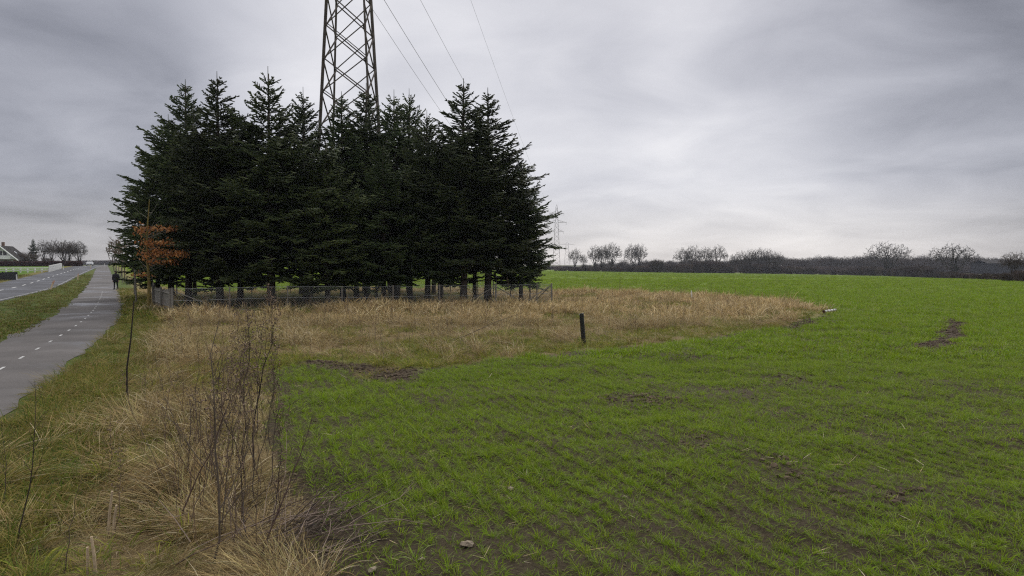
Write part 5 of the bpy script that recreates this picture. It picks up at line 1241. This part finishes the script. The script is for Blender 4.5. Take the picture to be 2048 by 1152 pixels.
weed(12, 1010, .9, 'thin dead twig at the left edge in front of the path', 10, 'dead stalks in the foreground', r=.006, nb=6, lo=.3, bl=.5, side=40, tip=(-.05, .1), col=(.05, .04, .034))
weed(120, 1150, .8, 'pale dead twig at the bottom left, low in the grass', 18, 'dead stalks in the foreground', r=.006, nb=5, lo=.3, bl=.5, side=40, tip=(.15, .1), col=WC)
rs_ = random.Random(77)
for k, (px, pb, H, lab) in enumerate(((438, 1060, 1.5, 'thin dead stem between the thick bare footed stalk and the seed head cluster'), (462, 1100, 1.15, 'short branching dead stem low between the stalks and the brushwood'), (492, 1050, 1.75, 'fine brown stem in front of the blackish stalk'),
        (532, 975, 1.6, 'feathery brown stem on the crop side of the blackish stalk'), (486, 900, 1.8, 'feathery stem with seed head behind the straight slender stalk'), (516, 880, 1.7, 'feathery stem with seed head behind the blackish stalk'),
        (450, 920, 1.3, 'low feathery stem left of the seed head cluster'), (425, 985, 1.2, 'low bent brown stem behind the thick bare footed stalk'), (545, 1040, 1.0, 'short brown stem rising out of the edge of the brushwood'), (372, 965, 1.1, 'short twiggy stem in the straw left of the stalk cluster'), (330, 880, .9, 'small twiggy stem alone in the pale straw'))):
    weed(px, pb, H, lab, 200+k, 'dead stalks in the foreground', r=.0085, nb=13, lo=.25, bl=.34, side=26, seeds=(200 if 'feathery' in lab else 40), tip=(rs_.uniform(-.1, .2), .1), col=(WC, WR, (.06, .045, .037))[k % 3])
x, y = hit(254, 812); b = Buf(); b.path([(0, 0, -.1), (.01, 0, .6), (.07, .03, 1.1), (.12, .06, 1.75)], [.015, .014, .012, .009], 7, (.035, .028, .024)); tag(link('whip', b.mesh('whip', M['weed']), None, P3(x, y)), 'dark straight young tree whip standing alone in the verge grass', 'sapling')
for k, (px, pb, h, tx, lab) in enumerate(((215, 1062, .42, .05, 'pale broken reed stump, tallest of the pair left of the stalks'), (225, 1064, .30, .04, 'pale broken reed stump, shorter of the pair left of the stalks'), (176, 1150, .22, .0, 'pale cut stalk stub at the bottom edge, left one'), (192, 1152, .30, -.03, 'thin pale cut stalk stub at the bottom edge, right one'))):
    x, y = hit(px, pb); b = Buf(); b.path([(0, 0, -.05), (tx*.4, 0, h*.5), (tx, 0, h)], [.013, .012, .010], 7, WT); tag(link('reed_stump', b.mesh('reed_stump', M['weed']), None, P3(x, y)), lab, 'reed stump', 'cut pale stalks')
def brush():
    x, y = hit(600, 1075); t = thing('brushwood_pile', 'tangled pile of dark dead twigs at the bottom between verge and crop', 'brushwood', P3(x, y)); g = random.Random(4); b = Buf()
    for k in range(120):
        p = np.array((g.gauss(-.15, .28), g.gauss(0, .35), g.uniform(.0, .10))); a = g.gauss(.7, .6); l = g.uniform(.3, .95); el = g.uniform(.05, .75); d = np.array((math.cos(a)*math.cos(el), math.sin(a)*math.cos(el), math.sin(el))); q = [p]
        for s in range(4): d = d+np.array((g.gauss(0, .16), g.gauss(0, .16), g.gauss(-.08, .1))); d /= np.linalg.norm(d); q.append(q[-1]+d*l/4)
        for v in q: v[2] = max(v[2], .01)
        c = (WD, WC, (.10, .07, .055), (.26, .20, .16))[k % 4]; r = g.uniform(.0025, .006); b.path(q, r*np.array((1, .9, .75, .55, .3)), 4, c)
        for _ in range(2): i = g.randint(1, 3); e = q[i]+np.array((g.gauss(0, .1), g.gauss(0, .1), g.uniform(-.02, .12))); b.path([q[i], e], [r*.6, r*.3], 4, c)
    link('twigs', b.mesh('twigs', M['weed']), t, kind='stuff')
brush()
# single weeds in the dry grass that stand out
BACK = [(1237, 622, 2.2, 'tall thin weed standing before the green field, tallest right of the fence corner', 0), (1330, 604, 1.3, 'bushy pale weed at the back of the dry grass', 0), (1424, 600, 1.25, 'dark weed right of the white stub', 0),
        (1470, 600, 1.1, 'dark weed farthest towards the pointed tip of the dry grass', 0), (1172, 606, 1.2, 'two stemmed weed by the fallen branch', 0), (700, 655, 1.5, 'reddish weed with feathery seed head before the middle of the fence', 90), (535, 640, 1.6, 'tall feathery seed head before the left part of the fence', 160),
        (455, 645, 1.25, 'reddish dock weed before the left fence bay', 140), (415, 640, 1.1, 'low reddish weed at the fence brace', 90), (590, 640, .9, 'short reddish weed below the trunks', 70), (895, 668, 1.1, 'single thin weed in the middle of the dry grass', 0), (375, 690, 1.3, 'weed in the tall straw near the path, leaning', 40), (1016, 615, 1.75, 'tall dry weed against the fence post right of the two trunks', 60)]
for k, (px, pb, H, lab, sd) in enumerate(BACK): weed(px, pb, H, lab, 60+k, 'weeds standing in the dry grass', r=.011, nb=9, lo=.35, bl=.28, side=22, seeds=sd, col=WR if sd else WC)
# many thin stems nobody could count
P, S, I = [], [], []
pr_ = [weed_mesh(100+k, 1.0, r=.006, nb=6, lo=.4, bl=.3, side=24, seeds=30 if k % 2 else 0, col=(WC, WR, (.2, .14, .09))[k % 3]) for k in range(5)]
for y0, y1, dens in ((5, 14, 3.2), (14, 32, 2.4), (32, 48, 2.0)):
    x, y = band(y0, y1, dens, .8); g = regions(x, y); k = g['meadow'] & (g['dp']-PW/2 > 1.8) & (g['encl'] > .2) & (g['sm'] < -.4)
    q = place(x, y, k); P.append(q); n = len(q); s = rng.uniform(.35, .95, n); S.append(np.stack([s, s, s], 1)); I.append(rng.integers(0, 5, n))
q = np.array([hit(rng.uniform(350, 575), rng.uniform(800, 1130)) for _ in range(60)]); q = q[q[:, 0] > -9]; P.append(np.stack([q[:, 0], q[:, 1], zground(q[:, 0], q[:, 1])], 1)); n = len(q); s = rng.uniform(.45, 1.5, n); S.append(np.stack([s*.8, s*.8, s], 1)); I.append(rng.integers(0, 5, n))
P = np.concatenate(P); n = len(P); scatter_group('weed_stems', pr_, P, np.stack([rng.normal(0, .12, n), rng.normal(0, .12, n), rng.uniform(0, 6.28, n)], 1), np.concatenate(S), np.concatenate(I))

# ---------------------------------------------------------------- haze
HAZE = .00014
if HAZE:
    b = Buf(); b.box((0, 530, 24), (1700, 1180, 60)); o = link('haze', b.mesh('haze'), kind='stuff')
    m = bpy.data.materials.new('haze'); m.use_nodes = True; nt = m.node_tree; nt.nodes.clear(); v = nt.nodes.new('ShaderNodeVolumePrincipled'); v.inputs['Color'].default_value = (.80, .86, 1, 1); v.inputs['Density'].default_value = HAZE; v.inputs['Anisotropy'].default_value = .2
    ou = nt.nodes.new('ShaderNodeOutputMaterial'); nt.links.new(v.outputs[0], ou.inputs['Volume']); o.data.materials.clear(); o.data.materials.append(m)
